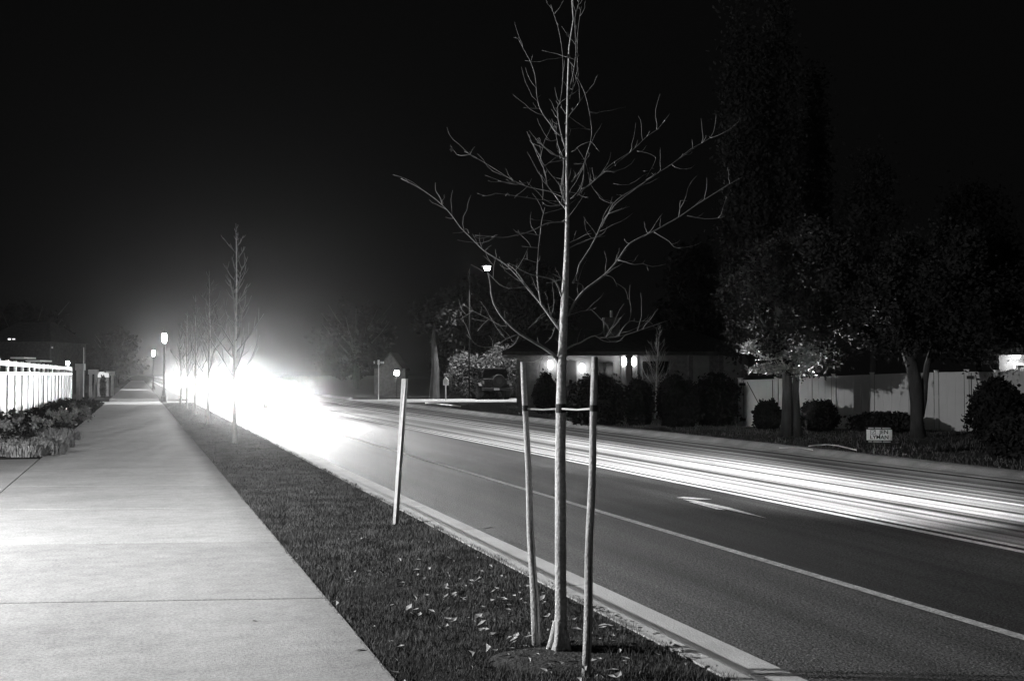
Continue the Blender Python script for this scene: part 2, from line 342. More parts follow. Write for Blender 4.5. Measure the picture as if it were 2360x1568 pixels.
BR = [  # (points, start radius px, end radius px, depth drift per px of length)
 (c3((968,1345),(940,1300),(880,1250),(800,1203),(720,1155),(660,1103),(610,1050),(578,1000),(560,960),(548,905),(545,860),(536,815),(528,785)),5.0,1.6,-.15),
 (c3((974,1142),(930,1085),(890,1030),(850,975),(830,950),(790,905),(760,870),(735,825),(710,790),(680,757),(650,738)),4.2,1.3,.4),
 (c3((852,975),(843,925),(834,860),(829,800),(832,720),(838,620),(846,560),(855,480),(866,430),(875,390)),2.2,.8,.3),
 (c3((1012,1048),(1035,1010),(1060,965),(1110,900),(1175,850),(1240,800),(1285,752),(1320,710),(1352,660),(1390,612),(1460,572),(1540,535),(1615,492),(1690,450),(1790,380),(1900,310),(2000,248),(2090,200)),4.2,1.0,.35),
 (c3((1320,710),(1370,722),(1420,738),(1470,732),(1530,750),(1610,735)),1.8,.7,-.5),
 (c3((1110,900),(1108,870),(1085,852),(1040,850)),1.5,.8,-.5),
 (c3((1690,450),(1697,400),(1700,350),(1740,352)),1.3,.7,.2),
 (c3((1540,540),(1580,565),(1630,595),(1660,630),(1700,640)),1.3,.6,-.4),
 (c3((1740,440),(1850,460),(1930,455),(1970,445)),1.2,.6,-.3),
 (c3((1240,800),(1270,808),(1295,825),(1315,872)),1.4,.7,-.6),
 (c3((1008,1248),(1050,1225),(1090,1212),(1135,1185),(1180,1170),(1215,1192),(1260,1207),(1350,1198)),3.0,.9,-.3),
 (c3((1200,1182),(1300,1178),(1400,1155),(1470,1130),(1530,1110),(1630,1075)),1.6,.7,.5),
 (c3((1325,1172),(1345,1130),(1375,1095),(1400,1080),(1440,1085),(1500,1080),(1530,1100)),1.5,.7,-.2),
 (c3((982,945),(965,895),(940,840),(905,822),(860,812),(800,800),(760,785),(720,765),(685,740),(645,733)),2.6,.8,-.5),
 (c3((1000,832),(960,832),(925,845),(885,850)),1.6,.8,-.6),
 (c3((1005,478),(940,480),(880,490),(820,522),(760,545),(700,558),(650,570),(600,572),(545,566),(450,560)),1.5,1.0,-.6),
 (c3((1022,425),(990,385),(960,350),(925,300),(890,255),(884,210),(870,160),(850,90),(800,0)),2.2,.7,.3),
 (c3((1045,850),(1075,790),(1085,740),(1150,640),(1200,540),(1225,480),(1260,430),(1290,370),(1345,322),(1400,290),(1500,225),(1580,170),(1650,125),(1800,20)),2.6,.7,.5),
 (c3((1260,430),(1300,415),(1340,400),(1390,385)),1.3,.6,-.4),
 (c3((1012,612),(1050,592),(1080,580),(1120,558),(1160,548)),1.5,.8,-.5),
 (c3((1018,640),(1060,618),(1100,600),(1150,582),(1190,570),(1240,565)),1.6,.7,-.4),
 (c3((760,872),(700,800),(640,740),(580,700),(530,670),(490,640),(460,610),(410,560),(360,510),(310,440),(250,375),(190,325),(100,265),(0,215)),1.8,.9,.4),
 (c3((250,370),(243,340),(228,315),(210,285),(210,240)),1.5,.6,-.3),
 (c3((315,458),(290,455),(270,450)),1.5,.6,-.5),
 (c3((412,548),(405,525),(390,522)),1.4,.7,-.5),
 (c3((1040,235),(1075,195),(1105,150),(1112,125),(1128,70),(1150,10)),1.3,.6,.3),
 (c3((1112,125),(1112,180),(1108,240),(1080,310)),1.0,.6,.3),
 (c3((1060,124),(1112,126)),1.6,1.0,-.3),
 (c3((1006,96),(970,82),(940,70),(905,45),(870,20),(830,-30)),1.6,.7,-.2),
 (c3((1080,300),(1150,250),(1210,200),(1300,130),(1390,60),(1450,0)),1.3,.6,.5),
 (c3((996,368),(985,300),(975,255),(986,180),(990,100),(970,50),(950,0)),1.5,.8,.2),
 (c3((966,372),(935,380),(905,382),(880,375),(860,358)),2.0,1.0,-.5),
 (c3((1020,297),(1070,305),(1100,322),(1140,335)),1.4,.7,-.4),
 (c3((848,562),(800,552),(750,545),(700,540)),1.2,.6,-.3),
 (c3((840,636),(790,632),(735,627)),1.2,.6,-.3),
 (c3((830,727),(790,715),(752,702)),1.2,.6,-.3),
 (c3((1008,100),(960,108),(905,118)),1.2,.6,-.3),
 (c3((700,232),(665,240),(590,228)),1.5,.8,-.3), (c3((720,228),(760,262),(820,275),(900,290),(960,300),(1000,300)),.8,.5,.2),
 (c3((576,305),(520,320),(465,305)),1.4,.7,-.3), (c3((576,305),(640,312),(760,330),(860,345),(1000,360)),.7,.5,.3),
 (c3((660,318),(648,305),(636,322)),1.6,.8,-.2),
 (c3((720,1160),(705,1200),(680,1230),(652,1248)),1.6,.9,-.3),
 (c3((535,1070),(500,1100),(465,1142)),1.2,.7,-.3), (c3((440,1020),(400,1045),(362,1070)),1.2,.7,-.3),
 (c3((668,1108),(610,1110),(535,1068),(440,1020),(380,980)),1.0,.6,.5),
 (c3((722,1158),(640,1190),(560,1240),(470,1232),(430,1195),(400,1165)),1.2,.6,-.2), (c3((880,1045),(820,1085),(770,1130)),1.2,.6,-.4),
 (c3((1020,1045),(1100,1020),(1150,1015),(1190,1000)),.9,.5,.4),
 (c3((970,1335),(900,1280),(860,1300),(835,1360),(835,1420)),1.3,.6,-.5),
 (c3((935,1120),(915,1180),(875,1215)),1.4,.7,-.4),
 (c3((650,880),(600,860),(560,820),(530,790)),1.3,.8,-.3), (c3((760,872),(700,880),(650,885)),1.3,.8,-.4),
 (c3((500,780),(460,755),(425,738)),1.5,.7,-.3), (c3((560,740),(530,700),(515,650),(550,620)),.8,.5,-.3),
 # crown top
 (c7((1182,950),(1172,900),(1158,850),(1143,790),(1130,720),(1125,660),(1140,620),(1152,560),(1160,450),(1158,350),(1150,270),(1128,160),(1085,30)),1.6,.7,.3),
 (c7((1150,830),(1115,800),(1080,750),(1045,705),(1020,660),(1008,620),(1000,570),(995,500),(985,440),(962,375),(940,335),(915,290),(890,240),(860,230)),1.7,.6,-.2),
 (c7((1018,660),(970,660),(920,655)),1.1,.6,-.3),
 (c7((1197,550),(1212,490),(1228,410),(1238,320),(1236,230),(1232,110),(1248,50),(1262,-20)),1.1,.6,.2),
 (c7((1172,755),(1200,700),(1240,650),(1290,580),(1350,510)),1.2,.5,.3),
 (c7((1187,710),(1165,675),(1145,650)),1.0,.6,.2),
 (c7((1245,470),(1290,560),(1320,680),(1335,790),(1328,860),(1310,920),(1290,985),(1288,1040),(1280,1100),(1250,1165),(1205,1210)),.8,1.2,.15),
 (c7((1210,1105),(1250,1060),(1285,1005)),1.3,.9,.2), (c7((1225,997),(1285,997)),1.5,1.0,-.2),
 (c7((1200,600),(1240,490),(1250,470),(1246,330),(1250,200),(1262,100),(1272,40)),1.0,.6,.1),
 (c7((1186,962),(1140,950),(1090,935),(1065,912),(1040,890),(1012,862),(990,845)),1.9,.8,-.4),
 (c7((1118,852),(1085,858),(1055,845)),1.2,.6,-.3),
 (c7((1192,1290),(1180,1210),(1160,1130),(1165,1050),(1160,970),(1135,900),(1118,820),(1120,740)),1.4,.6,.2),
 (c7((1245,1190),(1310,1130),(1370,1080),(1440,1010),(1505,965),(1570,925),(1620,880),(1670,830),(1730,790),(1770,745),(1810,690)),1.0,.5,.5),
 (c7((1610,920),(1665,928),(1705,945),(1725,965),(1700,1020),(1668,1075)),.9,.5,-.2),
 (c7((1650,1040),(1678,1040)),1.2,.7,0),
 (c7((1665,1095),(1820,1000),(1940,905),(2055,840),(2085,760),(2090,700)),.9,.5,.2), (c7((1950,905),(1945,850)),.8,.5,0),
 (c7((1670,1100),(1600,1150),(1480,1240),(1430,1310),(1395,1380)),.9,1.2,.1),
 (c7((1060,1110),(1052,1050),(1020,980),(980,890),(940,800)),1.0,.6,.2),
 (c7((1186,1215),(1080,1165),(960,1140),(860,1100),(780,1050),(700,1000),(640,965),(560,920)),1.2,.6,.3), (c7((860,1100),(810,1110),(765,1098)),1.2,.7,-.2),
 (c7((1145,1130),(1155,1180),(1180,1250)),1.3,1.4,0),
]
def drift(pts, k):
    out = []; L = 0
    for i, (x, y) in enumerate(pts):
        if i: L += math.hypot(x-pts[i-1][0], y-pts[i-1][1])
        out.append(P(x, y, Zt*(1 + k*L*PX/Zt*.55)))
    return out
def smooth_path(p):
    q = []
    for i in range(len(p)-1):
        a = p[max(i-1,0)]; b_ = p[i]; c = p[i+1]; d = p[min(i+2,len(p)-1)]
        for t in (0, .5):
            q.append(tuple(.5*((2*b_[j]) + (-a[j]+c[j])*t + (2*a[j]-5*b_[j]+4*c[j]-d[j])*t*t + (-a[j]+3*b_[j]-3*c[j]+d[j])*t**3) for j in (0,1)))
    q.append(p[-1]); return q
for pts2, r0, r1, k in BR:
    sp = smooth_path(pts2); w = drift(sp, k); n = len(w)
    rad = [max(.0008, (r0*.95+(r1*.7-r0*.95)*(i/(n-1))**.7)*PX) for i in range(n)]
    twigs.tube(loc(w), rad, 6)
    L = sum((w[i+1]-w[i]).length for i in range(n-1))
    for j in range(int(L/.055)):                       # short spurs, buds and crooked side twigs
        i = random.randrange(1, n-1) if n > 2 else 0
        ax = (w[min(i+1,n-1)]-w[i-1]).normalized()
        d = (Vector((random.uniform(-1,1), random.uniform(-1,1), random.uniform(-.5,1))).normalized()+ax*.7).normalized(); ln = random.choice((.012,.02,.03,.06,.1,.16,.24))
        q = [w[i]]; ns = 2 if ln < .04 else 5
        for k_ in range(ns):
            d = (d+Vector((random.uniform(-.35,.35), random.uniform(-.35,.35), random.uniform(-.15,.4)))).normalized(); q.append(q[-1]+d*ln/ns)
        r_ = .0018 if ln < .04 else .0015
        twigs.tube(loc(q), [r_*(1-.6*k_/ns) for k_ in range(ns+1)], 4)
twigs.build('branches', M_twig, tree, smooth=True)
for x, y in [(1308,80),(1310,130),(1330,128),(1040,345)]:
    c = P(x, y, Zt-.05) - tree.location; lv = MB()
    lv.poly([c+Vector((-.012,0,.0)), c+Vector((0,.008,-.012)), c+Vector((.014,.004,.0)), c+Vector((.002,0,.018))])
    lv.build('leaf', M_leafl, tree)

def stake(xb, yb, xt, yt, w0, w1, label, crack):
    b0 = G(xb, yb); Zs = DEPTH(b0); b1_ = P(xt, yt, Zs); e = empty('tree_stake', b0, 0, label, 'stake', 'wooden stakes of the young tree')
    m = MB(); d = b1_-b0; n = 14
    pts = [d*(i/(n-1))+Vector((.003*math.sin(i*.9),.003*math.cos(i*1.3),0)) for i in range(n)]; pts[0] = d*-.04
    m.tube([tuple(p) for p in pts], [(w0+(w1-w0)*i/(n-1))*Zs/F for i in range(n)], 12, wob=.035)
    m.build('post', M_stake, e, smooth=True)
    if crack:
        k = MB(); rr = (w0*.96)*Zs/F; s = Vector((math.cos(YAW),-math.sin(YAW),0)); f = Vector((-math.sin(YAW),-math.cos(YAW),0))
        cp = [d*t + (f*math.cos(a)+s*math.sin(a))*(rr*(1-.1*t)) for t, a in ((.02,.55),(.12,.5),(.24,.35),(.36,.2),(.44,.1))]
        k.tube([tuple(p) for p in cp], [.0022,.003,.003,.0026,.001], 5); k.build('drying_crack', M_crack, e)
    z = MB(); t = (941-yb)/(yt-yb); c = d*t; rr = (w0+(w1-w0)*t)*Zs/F
    z.tube([tuple(c-d*.008), tuple(c+d*.012)], [rr*1.14]*2, 14); z.build('rubber_strap', M_strap, e)
    return b0 + c, rr
s1, r1_ = stake(1235,1482,1205,833,10.2,5.6,'wooden stake with a long crack near its foot, sidewalk side of the young tree',True)
s2, r2_ = stake(1350,1548,1371,822,10.2,7.6,'thicker uncracked wooden stake of the young tree, on the side nearer the camera and gutter',True)
tc_ = P(1292, 941, Zt)
for a, b_, lab in ((s1, tc_, 'pale tie strap between the left stake and the young tree trunk'), (tc_, s2, 'pale tie strap between the young tree trunk and the right stake')):
    m = MB(); m.tube([a, a*.5+b_*.5-Vector((0,0,.006)), b_], [.006,.005,.006], 8); tag(m.build('tie_strap', M_rope), lab, 'tie', 'tie straps of the young tree')
m = MB(); m.tube(loc([tc_-Vector((0,0,.025)), tc_+Vector((0,0,.03))]), [11.9*PX]*2, 16); m.build('rubber_collar', M_strap, tree)
# bare earth ring at the foot
m = MB(); c = G(1262,1518); n = 30
m.lathe([(.42,-.03),(.36,-.008),(.22,-.002),(.05,.004)], seg=n); o = m.build('tree_pit_soil', mat('pit_soil', .07, .95, .5, 9, 1.0, 40), smooth=True, loc=(c.x+.02,c.y+.05,0)); o.scale = (.95,.8,1); tag(o, kind='structure')

# steel marker post
b0 = G(910,1205); Zs = DEPTH(b0); b1_ = P(932,872,Zs); e = empty('marker_post', b0, 0, 'leaning pressed steel channel post near the kerb with its sign missing', 'post')
m = MB(); d = b1_-b0; s = Vector((math.cos(YAW),-math.sin(YAW),0)); f = Vector((math.sin(YAW),math.cos(YAW),0)); w = 7.4*Zs/F
prof = [(-1,.25),(-.72,.25),(-.5,-.55),(.5,-.55),(.72,.25),(1,.25),(1,.42),(.62,.42),(.42,-.3),(-.42,-.3),(-.62,.42),(-1,.42)]
secs = []
for t, tw in ((-.03,-.5),(0,-.5),(.35,-.45),(.65,-.3),(1,-.1)):
    ca, sa = math.cos(tw), math.sin(tw)
    secs.append([tuple(d*t + s*(w*(a*ca-b_*sa)) + f*(w*(a*sa+b_*ca))) for a, b_ in prof])
m.loft(secs); m.build('post', M_galv, e)
m = MB(); fr = -f
def onp(t, x): return d*t + s*x
wl = 5*Zs/F
m.loft([[tuple(onp(t, a)+fr*q) for a, q in ((-wl*.1,.012),(wl*1.6,.012),(wl*1.6,-.012),(-wl*.1,-.012))] for t in (.71, 1.0)])
m.build('bracket', M_galv, e, bevel=.004)

# ------------------------------------------------------------------ verge grass, litter
def blades(name, x0, x1, y0, y1, dens, hgt, wid, m, lean=.5, z=-.012, patch=True, kind='stuff'):
    n = int((x1-x0)*(y1-y0)*dens); x = rng.uniform(x0, x1, n); y = rng.uniform(y0, y1, n)
    return blades_at(name, x, y, hgt, wid, m, lean, z, patch)
def blades_at(name, x, y, hgt, wid, m, lean, z, patch=True, parent=None):
    n = len(x)
    p = .5+.5*np.sin(x*7+y*3.1)*np.sin(x*2.3-y*5.7) if patch else np.ones(n)*.7
    h = hgt*(.45+.55*p)*rng.uniform(.5,1.25,n); a = rng.uniform(0, 2*np.pi, n); l = rng.uniform(0, lean, n)*h
    la = rng.uniform(0, 2*np.pi, n); dx, dy = np.cos(a)*wid/2, np.sin(a)*wid/2
    z0 = np.full(n, z) if np.isscalar(z) else z
    v = np.empty((n,3,3)); v[:,0] = np.stack([x-dx,y-dy,z0],1); v[:,1] = np.stack([x+dx,y+dy,z0],1); v[:,2] = np.stack([x+np.cos(la)*l, y+np.sin(la)*l, z0+h],1)
    return bigmesh(name, v.reshape(-1,3), 3, m, parent)
n_parts = []
xa, ya = [], []
for y0, y1, dn, in ((4.2,8,5200),(8,12,3200),(12,20,1700),(20,40,700),(40,69,260)):
    n = int((XK-XS1)*(y1-y0)*dn); xa.append(rng.uniform(XS1-.025, XK+.04, n)); ya.append(rng.uniform(y0, y1, n))
xa = np.concatenate(xa); ya = np.concatenate(ya)
c = G(1262,1518); keep = (((xa-c.x-.02)/.36)**2 + ((ya-c.y-.05)/.29)**2 > 1) | (rng.uniform(size=len(xa)) < .10); xa, ya = xa[keep], ya[keep]
wv = .0042*np.clip(ya/7, 1, 5)
tag(blades_at('grass', xa, ya, .05, wv, M_blade, .9, -.012), kind='stuff')
# fallen leaves: curled little quads, thickest round the tree
n = 330; lx = np.clip(rng.normal(2.35, .45, n), XS1, XK); ly = np.clip(6.9+rng.normal(0, 1.7, n), 4.6, 13)
lc = np.stack([lx, ly, np.full(n, .035)], 1); lm = MB()
for q in lc:
    a = random.uniform(0, 6.28); L = random.uniform(.010,.040); w_ = L*random.uniform(.35,.85); t = Vector((math.cos(a), math.sin(a), random.uniform(-.3,.5))).normalized(); sd = t.cross(Vector((0,0,1))).normalized()
    q = Vector(q); up = Vector((0,0,.012))
    lm.add([q-t*L, q-sd*w_+up*random.random(), q+t*L+up*.5, q+sd*w_+up*random.random(), q+Vector((0,0,-.004))], [(0,1,4),(1,2,4),(2,3,4),(3,0,4)])
tag(lm.build('fallen_leaves', M_litter), kind='stuff')
sm = MB()                                               # two leaves on the path; the dark gutter sliver is a painted cast shadow
for x, y, L in ((830,1497,.04),(1128,1216,.08),(585,1430,.02)):
    p = G(x, y, 0 if x != 1128 else RZ+.01); sm.add([p+Vector((-L,-.01,.004)), p+Vector((0,-.012,.012)), p+Vector((L,.01,.006)), p+Vector((0,.016,.004))], [(0,1,2,3)])
tag(sm.build('leaf_litter_and_shadow', M_soil), kind='stuff')

# ------------------------------------------------------------------ left planting bed
# low ground cover in the far part (dark), straw grass tussocks and broad-leaved shrubs in front
n = 26000; yy_ = pe+2.2 + (T0-pe-2.2)*rng.uniform(0,1,n)**1.3; xx = rng.uniform(-7.5, XS0-.02, n)
cc = np.stack([xx, yy_, .02+rng.uniform(0,1,n)**1.5*.42*np.clip((XS0-xx)/.8,.15,1)*(.6+.4*np.sin(xx*3)*np.sin(yy_*1.3))], 1)
tag(bigmesh('ground_cover', leafcloud(cc, .045*np.clip(yy_/30,1,2), .5), 4, M_leafd), kind='stuff')
bed = [ # V x, V y(base), kind
 (20,1048,'g'),(62,1050,'g'),(105,1046,'g'),(40,1036,'g'),(88,1034,'g'),(130,1030,'g'),(150,1012,'g'),(5,1026,'g'),(120,1012,'g'),
 (8,1006,'s'),(48,1008,'s'),(85,1004,'s'),(-15,990,'s'),(30,985,'s'),(160,985,'s'),(190,972,'s'),(140,978,'s'),(110,985,'s'),(175,955,'s')]
gi = 0; where_g = ['at the apron edge','at the path corner','against the shrubs','behind the first row of grass','among the shrubs','beside the concrete path']
ords = ['first','second','third','fourth','fifth','sixth','seventh','eighth','ninth','tenth']
GL = ['front row at the apron, nearest the frame edge','front row at the apron, second from frame edge','front row at the apron, nearest the path','second row behind the apron, nearer the frame edge','second row behind the apron, middle one','second row behind the apron, touching the path edge','third row, beside the path','third row, at the frame edge','third row, middle one']
SL = ['front shrub row, leftmost','front shrub row, middle','front shrub row, rightmost','second shrub row, cut by the frame edge','second shrub row, behind the leftmost front shrub','beside the path, nearest the grass tussocks','close to the path, ahead of the path-side tussocks','back row, left of the two path-side shrubs','second shrub row, rightmost','farthest along the path']
ng = ns_ = 0
for x, y, k in bed:
    c = G(x, y); 
    if k == 'g':
        e = empty('ornamental_grass', c, 0, 'pale arching grass tussock in the bed, ' + GL[ng], 'grass tussock', 'grass tussocks in the bed'); ng += 1
        n = 800; a = rng.uniform(0,2*np.pi,n); r_ = rng.uniform(0,1,n)**.7*.42; o_ = rng.uniform(-.25,.35,n); hh = rng.uniform(.08,.40,n)*(1-r_*.9)
        bx, by = np.cos(a)*r_, np.sin(a)*r_; mx, my = bx+np.cos(a)*o_*.4, by+np.sin(a)*o_*.4; ex, ey = bx+np.cos(a)*o_, by+np.sin(a)*o_
        wx, wy = -np.sin(a)*.010, np.cos(a)*.010
        v = np.empty((n,2,4,3)); z0 = np.zeros(n)
        v[:,0,0]=np.stack([bx-wx,by-wy,z0],1); v[:,0,1]=np.stack([bx+wx,by+wy,z0],1); v[:,0,2]=np.stack([mx+wx,my+wy,hh*.8],1); v[:,0,3]=np.stack([mx-wx,my-wy,hh*.8],1)
        v[:,1,0]=v[:,0,3]; v[:,1,1]=v[:,0,2]; v[:,1,2]=np.stack([ex+wx*.2,ey+wy*.2,hh*.85],1); v[:,1,3]=np.stack([ex-wx*.2,ey-wy*.2,hh*.85],1)
        bigmesh('leaf_blades', v.reshape(-1,3), 4, M_straw, e)
    else:
        e = empty('leafy_shrub', c, 0, 'low broad-leaved shrub in the bed, ' + SL[ns_], 'shrub', 'broad-leaved shrubs in the bed'); ns_ += 1
        q, cp = clumps((0,0,.28), (.42,.42,.24), 14, 300, .10, .4)
        bigmesh('foliage', leafcloud(q, .05, .4), 4, mat('shrub_leaf', .36, .6, .6, 5, 0, spec=.3), e)
        m = MB()
        for p in cp: m.tube([(0,0,-.02), (p[0]*.4,p[1]*.4,p[2]*.6), tuple(p)], [.008,.006,.003], 5)
        m.build('stems', M_barkd, e)

# ------------------------------------------------------------------ left panel fence with an added light strip under the rail
fx = -3.95; fpost = []
u0 = 303.0; 
y = None
def t_of(u): # road distance at which the fence line shows u photo pixels left of the vanishing point
    Zq = F*abs(fx)/(math.cos(YAW)*u); return (Zq - fx*math.sin(YAW))/math.cos(YAW)
t0_, t1_ = t_of(303), t_of(157)
fe = empty('panel_fence', (fx, t0_-2*2.42, 0), 0, 'tall pale panel fence with thin posts and an added light strip under its rail', 'fence')
nb = int(round((t1_-t0_)/2.42)) + 2; FH = 2.06
for i in range(nb+1):
    yb = i*2.42
    m = MB(); m.box(-.035,.05, yb-.035, yb+.035, -.05, FH+.03); m.box(-.045,.06, yb-.045, yb+.045, FH+.03, FH+.05); m.build('post', M_galv, fe)
    if i < nb:
        m = MB(); m.box(-.03,.03, yb+.035, yb+2.385, FH-.14, FH+.0)
        m.build('top_rail', M_vinyl, fe, bevel=.005)
        m = MB(); m.box(-.03,.035, yb+.035, yb+2.385, FH-.42, FH-.33); m.build('middle_rail', M_vinyl, fe, bevel=.005)
        m = MB()
        ring = []
        for k in range(13):
            q0 = yb+.037+k*.1808; ring += [(.006,q0),(.013,q0+.008),(.013,q0+.170),(.006,q0+.178)]
        ring += [(-.012,yb+2.38),(-.012,yb+.037)]
        m.loft([[(a,b_,z_) for a,b_ in ring] for z_ in (.05,FH-.42)])
        m.build('panel', M_board, fe)
        m = MB(); m.box(.036,.05, yb+.10, yb+2.30, FH-.405, FH-.375); m.build('added_light_strip', glow('strip_glow', 7), fe)  # strip added to brighten the panel below it
fend = fe.location.y + nb*2.42
# lantern on the last fence post
lp = Vector((fx, t_of(163), FH+.05)); e = empty('fence_lantern', lp, 0, 'small bright lantern on top of the panel fence near its far end', 'lamp')
m = MB(); m.lathe([(.05,0),(.06,.02),(.02,.04),(.02,.1)], seg=10); m.build('base', M_blackm, e)
m = MB(); m.lathe([(.03,.1),(.09,.14),(.1,.22),(.06,.3),(.02,.32)], seg=12); m.build('lamp_glass', frosted('lantern_glass', 60), e, smooth=True)
lamp('POINT', 160, (0,0,.21), .04, parent=e)
# gate frames (two posts under a flat beam)
def portal(xl, xr, yt, yb, Z, label, ant=False):
    e = empty('gate_frame', Vector((0,0,0))+P((xl+xr)/2, 862, Z)*1.0, -YAW, label, 'gate frame', 'pale gate frames at the side street'); e.location.z = 0
    k = Z/F; w = (xr-xl)/2*k; top = H + (862-yt)*k
    for sx in (-1, 1):
        m = MB(); x = sx*(w-.09); m.box(x-.09,x+.09,-.09,.09,-.1,top-.35); m.build('post', M_trim, e, bevel=.01)
    m = MB(); m.box(-w-.05,w+.05,-.14,.14,top-.35,top); m.build('beam', M_trim, e, bevel=.01)
    if ant: m = MB(); m.tube([(w-.02,0,top),(w-.02,0,top+.9)], [.03,.02], 6); m.build('rod', M_galv, e)
    return e
portal(177,193,838,893,62,'weathered gate frame with a thin rod, at the far end of the panel fence',True)
portal(206,224,851,890,84,'gate frame beyond the side street, left of the lit wall')
portal(247,262,855,886,88,'gate frame beyond the side street, right of the lit wall')
e = empty('low_wall', P(236,862,87), -YAW, 'brightly lit low white wall with a wavy top, between two gate frames', 'wall'); e.location.z = 0
m = MB(); k = 87/F
outl = [(222,869),(222,857),(229,856),(231,858),(233,856.5),(242,856),(244,858.5),(252,858.5),(254,860),(254,869)]
vs = [((x-238)*k, H+(862-y)*k) for x, y in outl]
m.loft([[(x,yq,z) for x,z in vs] for yq in (-.1,.1)]); m.build('wall', M_trim, e)
m = MB(); m.box(-16*k,16*k,-.12,.12,-.1,H-7*k); m.build('base_course', M_brick, e)
lamp('SPOT', 600, (0,-3,.3), .2, target=None, size=90, parent=e).rotation_euler = (R(105),0,0)
fx_ = MB(); fx_.box(-.12,.12,-3.3,-3.1,-.05,.3); fx_.build('ground_light', M_blackm, e)
def ball_bush(name, vx, vy_base, vy_top, vw, label, cat, leafm, Z=None, n=4200, sz=.055, group=None, squash=1.0, depthk=.9):
    c = G(vx, vy_base) if Z is None else P(vx, 862, Z); c = Vector((c.x, c.y, 0)); Z = DEPTH(c); k = Z/F
    h = (H + (862-vy_top)*k); rx = vw/2*k
    e = empty(name, c, -YAW, label, cat, group)
    q = rng.normal(size=(n,3)); q /= np.linalg.norm(q,axis=1)[:,None]; ph = rng.uniform(0,6.28,4); rr = np.where(rng.uniform(size=n)<.10, rng.uniform(1.0,1.17,n), rng.uniform(.80,1.02,n))*(1+.09*np.sin(q[:,0]*4+ph[0])*np.sin(q[:,2]*5+q[:,1]*3+ph[1])+.06*np.sin(q[:,0]*11+ph[2])*np.sin(q[:,2]*9+ph[3]))
    q = q*rr[:,None]; q = q[q[:,2] > -.75]; q = q*np.array([rx, rx*depthk, h/1.75]); q[:,2] += h - h/1.75
    bigmesh('foliage', leafcloud(q, sz, .5), 4, leafm, e)
    m = MB(); m.loft([[(rx*.86*r_*math.cos(a), rx*depthk*.86*r_*math.sin(a), z) for a in [i*math.pi/7 for i in range(14)]] for r_, z in ((.55,.02),(.85,h*.25),(.97,h*.5),(.8,h*.75),(.4,h*.90))])
    m.build('inner_twigs', M_leafd, e)
    return e
ball_bush('round_shrub', 238, 0, 865, 13, 'small dark round shrub in front of the lit white wall', 'shrub', M_leafd, Z=83, n=600, sz=.08)

# ------------------------------------------------------------------ row of young street trees down the strip
def bare_tree(loc_, hgt, label, group, sp=.28, n1=26, seed=1, rr=.05, cat='tree', lean=0.0, stakes=True, name='street_tree'):
    rd = random.Random(seed); e = empty(name, loc_, 0, label, cat, group)
    m = MB(); tp_ = [(lean*z*z/hgt+.02*math.sin(z*1.3+seed), .02*math.cos(z+seed), z) for z in [hgt*i/12 for i in range(13)]]; tp_[0] = (0,0,-.1)
    m.tube(tp_, [rr*1.35]+[rr*(1-i/12.4) for i in range(1,13)], 9); m.build('trunk', M_bark, e, smooth=True)
    m = MB()
    for i in range(n1):
        t = .27+.7*(i/n1); base = Vector(tp_[min(12,int(t*12))]).lerp(Vector(tp_[min(12,int(t*12)+1)]), t*12-int(t*12)); a = i*2.4+rd.random()
        L = hgt*sp*(1.12-t)*rd.uniform(.8,1.3); d = Vector((math.cos(a), math.sin(a), rd.uniform(.7,1.4))).normalized()
        p = [base]; 
        for k in range(5): d = (d+Vector((rd.uniform(-.2,.2),rd.uniform(-.2,.2),.16))).normalized(); p.append(p[-1]+d*L/5)
        m.tube(p, [rr*.32*(1.1-t),rr*.26*(1.1-t),rr*.2,rr*.16,rr*.12,rr*.08], 5)
        for j in range(4):
            q = p[rd.randrange(1,5)]; dd = (d+Vector((rd.uniform(-1,1),rd.uniform(-1,1),rd.uniform(-.2,.6)))).normalized()
            m.tube([q, q+dd*L*.2, q+dd*L*.34+Vector((0,0,L*.06))], [rr*.13,rr*.1,rr*.06], 4)
    m.build('branches', M_twig, e, smooth=True)
    return e
rown = ['nearest of the row of young bare trees down the strip, beside the headlight glare','second young bare tree down the strip','third young bare tree down the strip','fourth young bare tree down the strip','fifth young bare tree, the last before the side street']
for i, t in enumerate((28.2, 39.0, 48.5, 57, 65.5)):
    bare_tree((2.22,t,0), 5.3-.2*i, rown[i], 'young bare trees in the grass strip', seed=i+3, rr=.06)

# ------------------------------------------------------------------ street lamps (post with lantern)
def post_lamp(loc_, label, power, glowv=40):
    e = empty('street_lamp', loc_, 0, label, 'street lamp', 'post lamps along the path')
    m = MB(); m.lathe([(.2,-.1),(.2,.25),(.13,.35),(.12,.6),(.07,.75),(.055,3.5),(.08,3.55),(.05,3.62)], seg=14); m.build('post', M_blackm, e, smooth=False)
    m = MB(); m.lathe([(.08,3.62),(.11,3.66),(.15,3.80),(.16,3.95),(.13,4.12),(.08,4.22)], seg=16); m.build('lamp_glass', frosted('lamp_glass', glowv), e, smooth=True)
    m = MB(); m.lathe([(.12,4.2),(.14,4.22),(.07,4.33),(.02,4.42),(.01,4.52)], seg=14); m.build('cap', M_blackm, e)
    lamp('POINT', power, (0,0,3.95), .12, parent=e)
    return e
p1 = P(378,862,71); post_lamp((p1.x,p1.y,0), 'nearer of the two lit post lamps in the frame, above the headlight glare', 1500)
p1 = P(353,862,122); post_lamp((p1.x,p1.y,0), 'farther and smaller lit post lamp, just above the vanishing point of the road', 1500)
post_lamp((-6.8,10.5,0), 'lit post lamp lighting the concrete apron and the foreground path', STREET)
